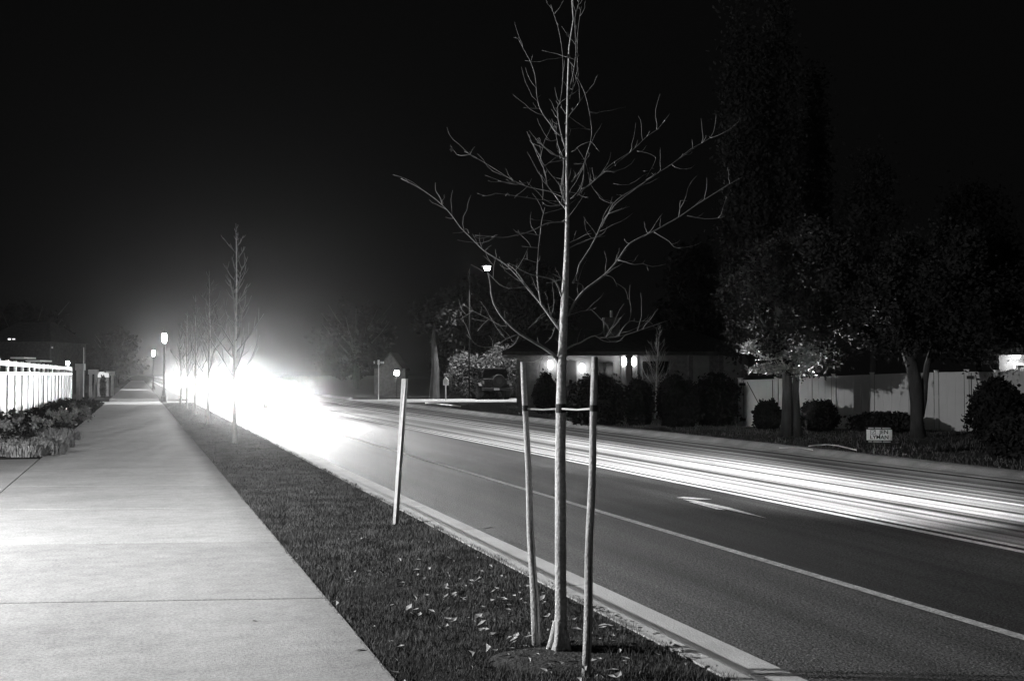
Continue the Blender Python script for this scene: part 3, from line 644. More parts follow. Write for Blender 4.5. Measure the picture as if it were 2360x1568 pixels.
# tall roadside lamp seen through the branches
pl = P(1122,862,80); e = empty('tall_street_lamp', (pl.x,pl.y,0), -YAW, 'tall street lamp with a bright starry head seen through the left branches', 'street lamp')
kk = 80/F; hz = H + (862-617)*kk
m = MB(); m.tube([(-1.3,1.2,-.1),(-1.3,1.2,hz*.6),(-1.3,1.2,hz+.05)], [.06,.05,.04], 10); m.tube([(-1.3,1.2,hz+.05),(-.7,.6,hz+.28),(-.15,0,hz+.22)], .03, 8); m.build('pole', mat('pole_black', .008, .8, .1, spec=.05), e)
m = MB(); m.loft([[(x,yq,z) for yq,z in ((-.13*s,0),(-.1*s,.12*s),(.1*s,.12*s),(.13*s,0))] for x,s in ((-.4,.6),(0,1),(.35,.8))]); m.build('lamp_head', M_dark, e, loc=(0,0,hz+.12))
m = MB(); m.lathe([(.04,-.2),(.15,-.16),(.22,-.05),(.21,.04),(.12,.11)], seg=14); m.build('lamp_glass', frosted('cobra_glass', 120), e, smooth=True, loc=(0,0,hz+.03))
lamp('SPOT', 7000, (0,0,hz-.20), .12, size=112, blend=.5, parent=e)

# ------------------------------------------------------------------ cars
def loft_body(st):
    """st: (y, z0, z1, half width low, half width high) -> rounded-box sections"""
    out = []
    for y, z0, z1, w0, w1 in st:
        hh = z1-z0
        out.append([(-w0*.86,y,z0),(-w0,y,z0+hh*.16),(-w0*1.0,y,z0+hh*.55),(-w1*.985,y,z0+hh*.86),(-w1*.88,y,z1),(w1*.88,y,z1),(w1*.985,y,z0+hh*.86),(w0*1.0,y,z0+hh*.55),(w0,y,z0+hh*.16),(w0*.86,y,z0)])
    return out
def wheel(e, x, y, r, w, s):
    m = MB(); pr = [(r*.62,-w/2),(r*.93,-w/2),(r,-w*.36),(r,w*.36),(r*.93,w/2),(r*.62,w/2)]
    m.lathe(pr, seg=24); t = m.build('tyre', M_tyre, e, smooth=False, loc=(x,y,r), rot=(0,R(90),0))
    m = MB(); m.lathe([(r*.60,-w*.3),(r*.60,w*.42)], seg=20)
    for k in range(5):
        a = k*2*math.pi/5; m.box(-.03,.03,.03,r*.6,w*.42,w*.47, Matrix.Rotation(a,4,'Z'))
    m.lathe([(.07,w*.42),(.06,w*.5)], seg=10)
    rm = m.build('rim', M_rim, t); 
    if s < 0: rm.rotation_euler = (0, math.pi, 0)
    return t
def make_car(paint, tall=1.0, front_on=True, tail_on=False, name='car'):
    """front towards -Y"""
    e = empty(name); h = tall
    m = MB(); m.loft(loft_body([(-2.25,.30,.62,.62,.55),(-2.17,.24,.74*h,.80,.74),(-1.8,.20,.84*h,.89,.84),(-1.0,.20,.96*h,.92,.87),(.0,.20,.98*h,.92,.88),(1.2,.20,1.0*h,.92,.87),(2.0,.24,1.0*h,.87,.82),(2.22,.32,.90*h,.74,.70)]))
    m.build('body', paint, e, smooth=False, bevel=.03)
    m = MB(); m.loft([[(-w,y,z0),(-w*.93,y,z0+(z1-z0)*.6),(-w*.8,y,z1),(w*.8,y,z1),(w*.93,y,z0+(z1-z0)*.6),(w,y,z0)] for y,w,z0,z1 in ((-1.05,.80,.93*h,.95*h),(-.35,.78,.95*h,1.40*h),(.3,.77,.96*h,1.46*h),(1.1,.76,.97*h,1.42*h),(1.85,.74,.97*h,1.0*h))])
    m.build('windows', M_glass, e, bevel=.02)
    m = MB(); m.loft([[(-w,y,z),(-w*.9,y,z+.03),(w*.9,y,z+.03),(w,y,z)] for y,w,z in ((-.38,.60,1.395*h),(.3,.62,1.46*h),(1.12,.60,1.415*h))]); m.build('roof', paint, e)
    for x in (-.80,.80):
        for y in (-1.4,1.42): wheel(e, x, y, .33, .22, x)
    for x in (-.60,.60):
        m = MB(); m.lathe([(.10,0),(.12,.02),(.10,.05),(.02,.06)], seg=14)
        o = m.build('headlight', glow('headlight_on', 400) if front_on else M_trim, e, smooth=True, loc=(x,-2.16,.62*h), rot=(R(90),0,0))
        m = MB(); m.box(x-.13,x+.13,2.14,2.24,.72*h,.84*h); m.build('tail_light', glow('tail_on', 3.5) if tail_on else M_signd, e, bevel=.01)
    m = MB(); m.box(-.5,.5,-2.27,-2.2,.36,.5); m.build('grille', M_blackm, e)
    m = MB(); m.box(-.16,.16,2.22,2.245,.52,.66); m.build('number_plate', M_signw, e)
    return e
XN, XFAR = 7.1, 9.95
def place(car, x, y, rz, label, grp):
    car.location = (x,y,RZ); car.rotation_euler = (0,0,rz); tag(car, label, 'car', grp)
def beams(car, low, glare, toward=-1, aim=19, size=15, drop=True):
    """the light of a pair of headlamps: dipped beam (flat, wide) and stray light"""
    h = car.location.z + .62
    o = lamp('SPOT', low*2, (0,-2.28,.62), .3, target=(-.9,-2.28-aim,-.13), size=size, blend=1.0, parent=car, name='dipped_beam')
    o.scale = (1.0,.30,1)
    for x in (-.60,.60): lamp('SPOT', glare, (x,-2.28,.62), .07, target=(x,-32,.6), size=50, blend=.9, parent=car, name='stray_light')
onc = ['nearest oncoming car with both headlights blazing in the near lane','second oncoming car in the near lane, behind the nearest one','third oncoming car in the near lane','fourth oncoming car in the near lane','farthest oncoming car in the near lane, at the vanishing point']
c0 = make_car(M_paintblk)
for i, y in enumerate((59, 73, 96, 132, 220)):
    c_ = c0 if i == 0 else copy_tree(c0)
    place(c_, XN, y, 0, onc[i], 'oncoming cars with headlights on')
    beams(c_, LOW*(1 if i else 1.0), GLARE*(1 if i < 3 else .6))
d0 = make_car(M_paintblk, 1.08, True, True)  # unseen car, added so its beams streak the far lane with light
place(d0, XFAR, 5.6, math.pi, 'added unseen dark car in the far lane, its headlights streaking the lane ahead', 'cars driving away in the far lane')
base_d = d0
d1 = copy_tree(base_d)
place(d1, XFAR+.1, 92, math.pi, 'dark car driving away beyond the side street with its tail lights on', 'cars driving away in the far lane')
for pw, am, sz_, vy in ((1,36,14,.22),(.36,15,30,.13),(.05,7.5,60,.14)):
    o = lamp('SPOT', FAR_LANE*2*pw, (0,-2.3,.67), .3, target=(.1,-2.3-am,-.13), size=sz_, blend=.9, parent=d0, name='dipped_beam'); o.scale = (1,vy,1)
o = lamp('SPOT', 1.2e5, (0,-2.3,.67), .3, target=(0,-32,-.2), size=24, blend=.6, parent=d1, name='dipped_beam'); o.scale = (1,.25,1)

# parked off-roader on the side street
tk = G(1122,918,RZ+.01); e = empty('parked_offroader', tk, -YAW+R(16), 'dark boxy off-roader with big tyres and roof lamps parked on the side street', 'off-roader')
m = MB(); m.loft(loft_body([(-2.1,.62,1.22,.80,.78),(-2.05,.60,1.30,.88,.86),(-.2,.60,1.32,.90,.88),(1.9,.60,1.32,.90,.86),(2.2,.66,1.25,.82,.80)])); m.build('body', M_paintblk, e, bevel=.03)
m = MB(); m.loft([[(-w,y,z0),(-w*.95,y,z0+(z1-z0)*.7),(-w*.86,y,z1),(w*.86,y,z1),(w*.95,y,z0+(z1-z0)*.7),(w,y,z0)] for y,w,z0,z1 in ((-2.0,.82,1.28,1.84),(-.5,.82,1.3,1.92),(.6,.82,1.3,1.9),(1.15,.8,1.3,1.38))]); m.build('windows', M_glass, e, bevel=.02)
m = MB(); m.loft([[(-w,y,z),(-w*.94,y,z+.06),(w*.94,y,z+.06),(w,y,z)] for y,w,z in ((-2.05,.74,1.84),(-.5,.76,1.91),(.7,.74,1.88))]); m.build('roof', M_paintblk, e)
for x in (-.5,-.17,.17,.5):
    m = MB(); m.lathe([(.07,0),(.09,.03),(.08,.09),(.02,.11)], seg=10); m.build('roof_lamp', M_rim, e, loc=(x,.2,1.95), rot=(R(90),0,0))
for x in (-.86,.86):
    for y in (-1.45,1.5): wheel(e, x, y, .44, .34, x)
    m = MB(); m.loft([[(x-.2,y,z),(x+.2,y,z),(x+.2,y,z+.06),(x-.2,y,z+.06)] for y,z in ((-2.1,.78),(-1.85,.96),(-1.1,.96),(-.85,.72))]); m.build('wheel_arch', M_blackm, e)
    m = MB(); m.loft([[(x-.2,y,z),(x+.2,y,z),(x+.2,y,z+.06),(x-.2,y,z+.06)] for y,z in ((.9,.72),(1.15,.96),(1.9,.96),(2.15,.78))]); m.build('wheel_arch', M_blackm, e)
    m = MB(); m.box(x-.07+(.04 if x<0 else -.04),x+.07-(.04 if x>0 else -.04),-2.15,-2.09,.95,1.15); m.build('tail_light', M_rim, e)
m = MB(); m.box(-.9,.9,-2.32,-2.12,.56,.72); m.build('bumper', M_dark, e, bevel=.02)
m = MB(); m.box(-.34,.34,-2.345,-2.325,.76,.80); m.box(-.3,.3,-2.14,-2.115,.72,.9); m.build('step_bar', M_dark, e)
m = MB(); m.box(-.17,.17,-2.36,-2.33,.56,.70); m.build('number_plate', M_signw, e)
m = MB(); m.lathe([(.20,-.12),(.36,-.12),(.39,-.06),(.39,.06),(.36,.12),(.20,.12)], seg=22); sw = m.build('spare_wheel', M_tyre, e, loc=(.15,-2.26,1.16), rot=(R(90),0,0))
m = MB(); m.lathe([(.19,-.1),(.19,.14),(.1,.15)], seg=16); m.build('wheel_cover', M_dark, sw)

bpy.data.objects['parked_offroader'].scale = (1.14,1.14,1.14)
# ------------------------------------------------------------------ signs, mailbox, lantern beyond the road
def text(parent, body, size, loc_, rot, m, name='lettering', sx=1.0):
    cu = bpy.data.curves.new(name, 'FONT'); cu.body = body; cu.size = size; cu.extrude = .002; cu.offset = size*.022; cu.align_x = 'CENTER'; cu.align_y = 'CENTER'
    cu.materials.append(m); tmp = bpy.data.objects.new(name, cu); me = bpy.data.meshes.new_from_object(tmp); me.name = name; bpy.data.objects.remove(tmp); o = bpy.data.objects.new(name, me); COL.objects.link(o); o.parent = parent; o.location = loc_; o.rotation_euler = rot; o.scale = (sx,1,1); return o
e = empty('street_name_sign', G(872,917,0), -YAW, 'street name sign on a thin pole at the corner of the side street', 'sign'); e.location.z = 0
Zs = DEPTH(e.location); k = Zs/F
m = MB(); m.tube([(0,0,-.1),(0,0,H+(862-833)*k)], .035, 8); m.build('pole', M_galv, e)
m = MB(); m.box(-13*k,14*k,-.012,.012,H+(862-839)*k,H+(862-831)*k); bl = m.build('blade', M_dark, e)
m = MB(); m.box(-.07,.07,-.03,.03,H+(862-840)*k,H+(862-829)*k); m.build('bracket', M_trim, e)
text(e, 'S', .22, (-10*k,-.02,H+(862-835)*k), (R(90),0,0), M_trim)
m = MB()
for x0, x1 in ((4.2,5.4),(6.0,7.4),(8.1,9.3),(10,12.6)): m.box(x0*k,x1*k,-.02,-.014,H+(862-837.5)*k,H+(862-832.5)*k)
m.build('lettering', M_trim, e)
# mailbox shaped like a little house
e = empty('mailbox', P(1027,862,78), -YAW, 'pale house-shaped mailbox on a post beyond the road, left of the parked off-roader', 'mailbox'); e.location.z = 0; k = 78/F
z0, z1 = H-25*k, H-13*k
m = MB(); m.box(-.05,.05,-.05,.05,-.1,z0); m.build('post', M_trim, e)
m = MB(); m.loft([[(-6*k,y,z0),(-6*k,y,z1),(0,y,z1+7*k),(6*k,y,z1),(6*k,y,z0)] for y in (-.25,.25)]); m.build('box', M_trim, e, bevel=.01)
m = MB(); m.box(-4*k,4*k,-.27,-.255,z0+.05,z1); m.build('door', M_galv, e)
# yard lantern
e = empty('yard_lantern', P(914,862,84), -YAW, 'bright yard lantern on a short post in front of the gabled garage', 'lamp'); e.location.z = 0; k = 84/F; z = H+(862-859)*k
m = MB(); m.tube([(0,0,-.1),(0,0,z-.2)], .04, 8); m.build('post', M_blackm, e)
m = MB(); m.lathe([(.08,-.18),(.17,-.1),(.18,.1),(.1,.2)], seg=12); m.build('lamp_glass', frosted('yard_glass', 60), e, smooth=True, loc=(0,0,z))
m = MB(); m.lathe([(.15,0),(.16,.02),(.02,.15)], seg=12); m.build('cap', M_blackm, e, loc=(0,0,z+.19))
lamp('POINT', 120, (0,0,z), .1, parent=e)
# small path light near the kerb
e = empty('marker_light', P(849,862,90), -YAW, 'tiny glowing marker light in the grass right of the street name sign pole'.replace('right','left'), 'lamp'); e.location.z = 0; e.location = P(879.5,862,90); e.location.z = 0
e['label'] = 'tiny glowing marker light low in the grass beside the street name sign pole'
m = MB(); m.tube([(0,0,-.1),(0,0,.55)], .03, 6); m.build('post', M_blackm, e)
m = MB(); m.lathe([(.05,.55),(.08,.6),(.07,.78),(.02,.8)], seg=10); m.build('lamp_glass', glow('marker_glow', 6), e)
# election yard sign
sb = G(2026,1046); e = empty('yard_sign', sb, -YAW-R(14), 'white campaign board with two lines of dark capitals on thin legs in the far lawn', 'sign')
Zs = DEPTH(sb); k = Zs/F; zt, zb = H+(862-983)*k, H+(862-1020)*k; ww = 27.5*k/math.cos(R(14))
tilt = Matrix.Rotation(R(0),4,'Y')
m = MB()
for x in (-.4*ww, .4*ww): m.tube([(x,0,-.15),(x,0,zt-.02)], .006, 6)
m.build('wire_legs', M_blackm, e)
hh = zt-zb
m = MB(); m.box(-ww,ww,-.006,.006,zb,zt); bd = m.build('board', M_signd, e)
m = MB(); m.box(-ww,ww,-.0085,-.0062,zb+hh*.17,zt-hh*.17); m.build('white_field', mat('sign_white_bright', .75, .5, .04), e)
text(e, 'JEN', hh*.33, (ww*.36,-.011,zb+hh*.67), (R(90),0,0), M_signd, sx=1.05)
text(e, 'LYMAN', hh*.33, (0,-.011,zb+hh*.35), (R(90),0,0), M_signd, sx=1.02)
m = MB(); x0, x1, q0, q1 = -ww*.70,-ww*.28,zb+hh*.54,zb+hh*.80; t_ = hh*.025
for a in ((x0,x1,q0,q0+t_),(x0,x1,q1-t_,q1),(x0,x0+t_,q0,q1),(x1-t_,x1,q0,q1)): m.box(a[0],a[1],-.011,-.009,a[2],a[3])
m.tube([(x0+.25*(x1-x0),-.011,q0+.55*(q1-q0)),(x0+.45*(x1-x0),-.011,q0+.25*(q1-q0)),(x0+.95*(x1-x0),-.011,q0+.95*(q1-q0))], .006, 5)
m.build('emblem', M_signd, e)
m = MB()                                                # the small lines above and below are not readable in the photo: plain rules
for a, b_ in ((-.86,-.44),(-.34,.14),(.24,.90)): m.box(a*ww,b_*ww,-.0085,-.0062,zt-hh*.125,zt-hh*.05)
for a, b_ in ((-.86,-.56),(-.48,.18),(.28,.88)): m.box(a*ww,b_*ww,-.0085,-.0062,zb+hh*.05,zb+hh*.115)
m.build('small_print', M_signw, e)
# hose and fallen branches on the lawn
def ground_tube(name, pts_, r, m_, label, cat, gz=.03):
    m = MB(); q = [G(x, y, gz) for x, y in pts_]; m.tube(q, r, 6); return tag(m.build(name, m_, smooth=True), label, cat)
ground_tube('garden_hose', [(1863,1027),(1880,1024.5),(1905,1023.5),(1931,1026),(1972,1036)], .015, M_trim, 'thin pale hose curving over the dark lawn left of the campaign board', 'hose')
ground_tube('fallen_branch', [(980,928),(1000,928.5),(1020,931),(1042,933),(1060,935.5)], .04, M_trim, 'long pale fallen branch on the lawn left of the parked off-roader', 'branch')
ground_tube('garden_edging', [(1795,1031),(1840,1030),(1872,1036)], .012, M_galv, 'short pale edging strip in the lawn left of the hose', 'edging')

# ------------------------------------------------------------------ house across the road
Zh = 60.0; kh = Zh/F; hx = P(1460,862,Zh); e = empty('house', (hx.x,hx.y,0), -YAW, 'low bungalow with pale stucco walls, wide dark roof, chimney and lit wall lanterns', 'house')
def hxz(x, y): return ((x-1460)*kh, H+(862-y)*kh)
def hwall(x0, x1, m_, dy=0.0, name='wall', d=.25, ytop=819):
    m = MB(); m.box(hxz(x0,0)[0], hxz(x1,0)[0], dy, dy+d, -.1, hxz(0,ytop)[1]); return m.build(name, m_, e)
hwall(1190,1262,M_brick); hwall(1262,1295,M_wall,.02); hwall(1295,1434,M_wall,.0); 
hwall(1462,1590,M_brick,.0); hwall(1590,1634,M_wall,.0); hwall(1634,1660,M_brick,-.03); hwall(1660,1712,M_wall,.0)
hwall(1434,1462,M_wall,1.6,'porch_wall')
m = MB(); z = hxz(0,818)[1]; zr = hxz(0,752)[1]
x0, x1 = hxz(1165,0)[0], hxz(1722,0)[0]
m.loft([[(x0-.2,-.75,z),(x1+.2,-.75,z),(x1+.2,-.75,z+.18),(x0-.2,-.75,z+.18)],[(x0-.2,-.7,z),(x1+.2,-.7,z),(x1+.2,-.7,z+.2),(x0-.2,-.7,z+.2)],[(x0+2.2,5,zr-.1),(x1-2.2,5,zr-.1),(x1-2.2,5,zr),(x0+2.2,5,zr)],[(x0+2.2,5.3,zr-.1),(x1-2.2,5.3,zr-.1),(x1-2.2,5.3,zr),(x0+2.2,5.3,zr)],[(x0-.2,11,z),(x1+.2,11,z),(x1+.2,11,z+.15),(x0-.2,11,z+.15)]])
rf = m.build('roof', M_roof, e)
m = MB(); a, za = hxz(1404,728); b_, zb_ = hxz(1442,728); m.box(a,b_,3.2,4.2,z+.5,za); m.box(a-.06,b_+.06,3.14,4.26,za,za+.1); m.build('chimney', M_brick, rf)
m = MB(); m.tube([((a+b_)/2,3.7,za+.1),((a+b_)/2,3.7,za+.5)], [.09,.09], 8); m.build('flue', M_trim, rf)
for x in (1436,1462,1590,1660):
    m = MB(); q = hxz(x,0)[0]; m.box(q-.12,q+.12,-.2,-.003,-.1,z-.001); m.build('pillar', M_brick, e)
for xa_, xb_, ya_, yb_ in ((1375,1412,834,885),(1480,1540,832,880)):
    a, za = hxz(xa_,ya_); b_, zb_ = hxz(xb_,yb_); m = MB(); m.box(a-.08,b_+.08,-.05,-.003,zb_-.08,za+.08); fr = m.build('window', M_brick, e)
    m = MB(); m.box(a,(a+b_)/2-.03,-.07,-.052,zb_,za); m.box((a+b_)/2+.03,b_,-.07,-.052,zb_,za); m.build('pane', M_glass, fr)
m = MB(); a = hxz(1300,0)[0]; b_ = hxz(1328,0)[0]; m.box(a,b_,-.06,-.003,-.1,hxz(0,832)[1]); dr = m.build('door', M_dark, e)
m = MB(); m.lathe([(.03,0),(.04,.03),(.02,.06)], seg=8); m.build('handle', M_rim, dr, loc=(b_-.15,-.08,1.0), rot=(R(90),0,0))
for x, y, p_ in ((1267,840,6),(1340,848,5),(1436,833,6),(1459,833,3)):
    q, zq = hxz(x,y); fo = MB(); fo.lathe([(.05,-.22),(.11,-.14),(.12,.13),(.03,.24)], seg=8); L_ = fo.build('wall_lantern', glow('wall_lantern', 45), e, loc=(q,-.32,zq))
    m = MB(); m.box(-.03,.03,.06,.33,.14,.18); m.box(-.07,.07,.27,.32,-.1,.26); m.build('bracket', M_blackm, L_)
    lamp('POINT', p_, (q,-.62,zq), .1, parent=e)
# clipped shrubs in front of it
ball_bush('clipped_shrub', 1374, 977, 863, 134, 'large round clipped shrub behind the right stake, in front of the house wall', 'shrub', M_leafd, group='clipped shrubs before the house')
ball_bush('clipped_shrub', 1562, 981, 865, 96, 'round clipped shrub just right of the small leaning yard tree', 'shrub', M_leafd, group='clipped shrubs before the house')
ball_bush('clipped_shrub', 1648, 978, 862, 110, 'round clipped shrub beside the left end of the white fence', 'shrub', M_leafd, group='clipped shrubs before the house')
ball_bush('clipped_shrub', 1258, 950, 862, 56, 'small round clipped shrub between the off-roader and the house door', 'shrub', M_leafd, group='clipped shrubs before the house')
ball_bush('conical_shrub', 1472, 978, 872, 70, 'narrow twiggy shrub between the two big clipped shrubs', 'shrub', M_leafd, n=2500)
ball_bush('low_shrub', 1316, 948, 905, 60, 'low dark shrub below the largest clipped shrub', 'shrub', M_leafd, n=2500)
bt = G(1511,960); bare_tree((bt.x,bt.y,0), 3.6, 'small leaning bare yard tree with a pale trunk in front of the house', None, seed=21, rr=.05, lean=.06, name='yard_tree', sp=.36)

# ------------------------------------------------------------------ white fence on the right with two gates
fence = empty('white_fence', G(2000,984), 0, 'long pale vinyl privacy fence with two braced gates behind the trees', 'fence'); fo_ = fence.location.copy()
pl_ = [(1706,875,976,'gate'),(1790,872.5,978,'panel'),(1868,868,980,'panel'),(1922,866,981.5,'panel'),(2010,862.5,983,'panel'),(2100,859,984.5,'panel'),(2158,857.5,985.5,'panel'),(2228,856,986.5,'gate'),(2298,857,987.5,'panel'),(2350,847,993,'panel'),(2440,832,1003,None)]
for i in range(len(pl_)):
    x, yt, yb, kind_ = pl_[i]; a = G(x, yb); Za = DEPTH(a); za = H+(862-yt)*Za/F
    if i+1 < len(pl_): nb_ = G(pl_[i+1][0], pl_[i+1][2])
    dd = (nb_-a).normalized() if i+1 < len(pl_) else dd
    ang = math.atan2(dd.y, dd.x); M_ = Matrix.Translation(a-fo_) @ Matrix.Rotation(ang,4,'Z')
    m = MB(); m.box(-.06,.06,-.06,.06,-.2,za+.04,M_); m.box(-.075,.075,-.075,.075,za+.04,za+.07,M_); m.build('post', M_vinyl, fence)
    if kind_:
        x2, yt2, yb2, _ = pl_[i+1]; b__ = G(x2, yb2); zb2 = H+(862-yt2)*DEPTH(b__)/F; L = (b__-a).length
        def fl(x_, f_): return M_ @ Vector((x_, 0, (za+(zb2-za)*x_/L)*f_))
        m = MB(); npl = max(3, int(L/.28))
        R3 = M_.to_3x3(); fr_ = []
        for q in range(npl):
            xa1, xb1 = .075+(L-.15)*q/npl, .075+(L-.15)*(q+1)/npl
            fr_ += [(xa1+.001,-.012),(xa1+.009,-.02),(xb1-.009,-.02),(xb1-.001,-.012)]
        fr_ += [(L-.075,.02),(.075,.02)]
        top_ = [fl(x_,1)+R3@Vector((0,y_,0)) for x_, y_ in fr_]
        m.loft([[(p_.x,p_.y,-.15) for p_ in top_],[tuple(p_) for p_ in top_]])
        pan = m.build(kind_, M_vinyl, fence)
        if kind_ == 'gate':
            m = MB()
            for q in (.13, L-.13): 
                A_ = fl(q,.98); m.tube([(A_.x,A_.y,-.1) if False else tuple(Vector((A_.x,A_.y,.0))+M_.to_3x3()@Vector((0,-.035,0))), tuple(A_+M_.to_3x3()@Vector((0,-.035,0)))], .012, 6)
            A_, B_ = fl(.25,.95), fl(L-.3,.08); off = M_.to_3x3()@Vector((0,-.035,0)); m.tube([tuple(A_+off), tuple(B_+off)], .012, 6)
            m.build('brace', M_dark, pan)
            for f_ in (.9,.10):
                A_ = fl(.1,f_)+M_.to_3x3()@Vector((0,-.07,0)); m = MB(); m.box(-.1,.1,-.02,.02,-.05,.05, Matrix.Translation(A_)@Matrix.Rotation(ang,4,'Z')); m.build('hinge', M_blackm, pan)
            A_ = fl(L-.12,.55)+M_.to_3x3()@Vector((0,-.07,0)); m = MB(); m.box(-.05,.05,-.02,.02,-.06,.06, Matrix.Translation(A_)@Matrix.Rotation(ang,4,'Z')); m.build('latch', M_blackm, pan)

# ------------------------------------------------------------------ big trees on the right
def trunk_at(e, segs, Z, m_, name='trunk'):
    """segs: list of limbs, each a list of (Vx, Vy, radius in photo px)"""
    m = MB()
    for s_ in segs: m.tube([tuple(P(x, y, Z)-e.location) for x, y, r in s_], [r*Z/F for x, y, r in s_], 10, wob=.06)
    return m.build(name, m_, e, smooth=True)
b0 = G(1812,1000); Z1 = DEPTH(b0); e = empty('leafy_tree', b0, 0, 'broad leafy tree with two dark trunks and brightly lit lowest leaves', 'tree')
trunk_at(e, [[(1812,1005,16),(1813,960,13),(1814,900,12),(1812,850,11),(1800,780,9),(1790,700,6),(1795,600,3)], [(1835,1005,13),(1834,950,9),(1832,900,8.5),(1836,850,8),(1860,780,7),(1890,700,5),(1930,620,2.5)], [(1812,950,7),(1824,905,7),(1836,875,6)], [(1812,830,6),(1770,760,4),(1730,700,2)], [(1836,840,6),(1920,760,4),(1990,720,2)]], Z1, M_barkd)
k = Z1/F
def crown(e, cx_, cy_, rx_, ry_, Z, ncl, nl, cr, sz, m_, depth=.9, lo=.2, taper=.2):
    c = P(cx_, cy_, Z)-e.location; kk_ = Z/F
    q, _ = clumps(tuple(c), (rx_*kk_, rx_*kk_*depth, ry_*kk_), ncl, nl, cr, lo, taper); bigmesh('crown', leafcloud(q, sz, .5), 4, m_, e)
M_leaft = mat('tree_foliage', .032, .9, .5, .8, 0, spec=.03)
crown(e, 1850, 682, 200, 172, Z1, 190, 42000, .36, .05, M_leaft)
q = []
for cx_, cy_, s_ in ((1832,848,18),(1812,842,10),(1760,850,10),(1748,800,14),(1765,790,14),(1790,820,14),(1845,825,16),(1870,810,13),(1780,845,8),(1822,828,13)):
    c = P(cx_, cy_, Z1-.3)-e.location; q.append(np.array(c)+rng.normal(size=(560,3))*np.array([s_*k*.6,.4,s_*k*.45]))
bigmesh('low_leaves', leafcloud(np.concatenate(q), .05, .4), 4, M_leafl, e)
# garden uplight
u = G(1858,992); u2 = empty('garden_spotlight', u, -YAW, 'small garden spotlight at the foot of the broad leafy tree, shining up', 'lamp')
m = MB(); m.tube([(0,0,-.1),(0,0,.18)], .02, 6); m.build('spike', M_blackm, u2)
m = MB(); m.lathe([(.05,0),(.06,.14)], seg=10); m.build('housing', M_blackm, u2, loc=(0,0,.18), rot=(R(-10),R(-14),0))
lamp('SPOT', 9000, tuple(Vector((-.05,-.04,.42))), .05, target=(-.60,-1.7,2.3), size=70, blend=.7, parent=u2)
b0 = G(2119,1004); Z2 = DEPTH(b0); e = empty('dark_tree', b0, 0, 'dark spreading tree whose thick forked trunk stands against the pale fence', 'tree')
trunk_at(e, [[(2116,1008,19),(2112,975,15),(2112,930,15),(2108,880,16),(2100,840,14),(2070,760,9),(2030,690,5)], [(2122,960,7),(2128,920,8),(2131,880,7.5),(2136,840,7),(2160,760,5),(2200,700,3)], [(2100,840,10),(2110,760,7),(2120,680,4)]], Z2, M_barkd)
crown(e, 2150, 695, 240, 150, Z2, 190, 38000, .4, .055, M_leafd, taper=.1)
def big_tree(cx_, ybase_Z, top, w, label, m_=M_leafp, name='poplar', ncl=90, nl=9000, sz=.10, cat='tree', group=None, trunk_px=9, base=None, taper=.5, cr=.7, limbs=14):
    Z = ybase_Z; p = P(cx_, 862, Z); e = empty(name, (p.x,p.y,0), 0, label, cat, group); k_ = Z/F; ytop = top
    zt_ = H+(862-top)*k_; rz = (zt_-(base or 1.5))/2
    m = MB(); m.tube([(0,0,-.2),(.1,0,zt_*.3),(0,.1,zt_*.6),(0,0,zt_*.9)], [trunk_px*k_,trunk_px*k_*.7,trunk_px*k_*.4,trunk_px*k_*.1], 9)
    for j in range(limbs):
        z_ = zt_*(.2+.35*j/14); a = j*2.4; L = w*k_*.45; m.tube([(0,0,z_),(math.cos(a)*L*.5,math.sin(a)*L*.5,z_+L*.5),(math.cos(a)*L*.7,math.sin(a)*L*.7,z_+L*.75)], [trunk_px*k_*.25,trunk_px*k_*.15,.02], 5)
    m.build('trunk', M_barkd, e)
    q, _ = clumps((0,0,(base or 1.5)+rz), (w/2*k_, w/2*k_, rz), ncl, nl, cr, .3, taper); bigmesh('crown', leafcloud(q, sz, .5), 4, m_, e)
    return e
big_tree(1715, 52, -60, 88, 'tall column-shaped poplar right of the young tree, leftmost of the three poplars', ncl=220, nl=26000, group='poplars')
big_tree(1800, 54, -40, 70, 'tall column-shaped poplar in the middle of the three poplars', ncl=180, nl=19000, group='poplars')
big_tree(1880, 60, 150, 80, 'shorter poplar, rightmost of the three poplars', ncl=150, nl=15000, group='poplars')
big_tree(2010, 58, 330, 230, 'dark rounded tree behind the broad leafy tree', M_leafp, 'background_tree', 120, 11000, base=2.5, group='background trees')
big_tree(2250, 48, 420, 260, 'dark rounded tree at the far right above the neighbouring house', M_leafd, 'background_tree', 120, 11000, base=4.2, group='background trees')
big_tree(1600, 74, 560, 220, 'dark tree behind the house roof, left of the poplars', M_leafd, 'background_tree', 100, 8000, base=2, sz=.18, group='background trees')
big_tree(1230, 92, 600, 260, 'dark tree behind the young tree trunk, beyond the parked off-roader', M_leafp, 'background_tree', 110, 9000, base=1.5, sz=.2, group='background trees')
big_tree(1080, 98, 640, 220, 'dark bushy tree beyond the tall street lamp', M_leafp, 'background_tree', 100, 8000, base=1, sz=.2, group='background trees')
big_tree(820, 130, 690, 260, 'dark far tree left of the garage gable, at the edge of the glare', M_leafd, 'background_tree', 90, 7000, base=1, sz=.25, group='background trees')
big_tree(1000, 82, 700, 110, 'old thick-trunked tree left of the parked off-roader', M_leafd, 'old_tree', 60, 3200, base=5, limbs=0, trunk_px=13, sz=.15)
big_tree(60, 110, 700, 300, 'dark tree behind the panel fence, left of the two nearer post lamps', M_leafd, 'background_tree', 100, 8000, base=1, sz=.25, group='background trees')
big_tree(265, 150, 760, 160, 'small far dark tree between the gate frames and the post lamps', M_leafd, 'background_tree', 70, 5000, base=1, sz=.25, group='background trees')
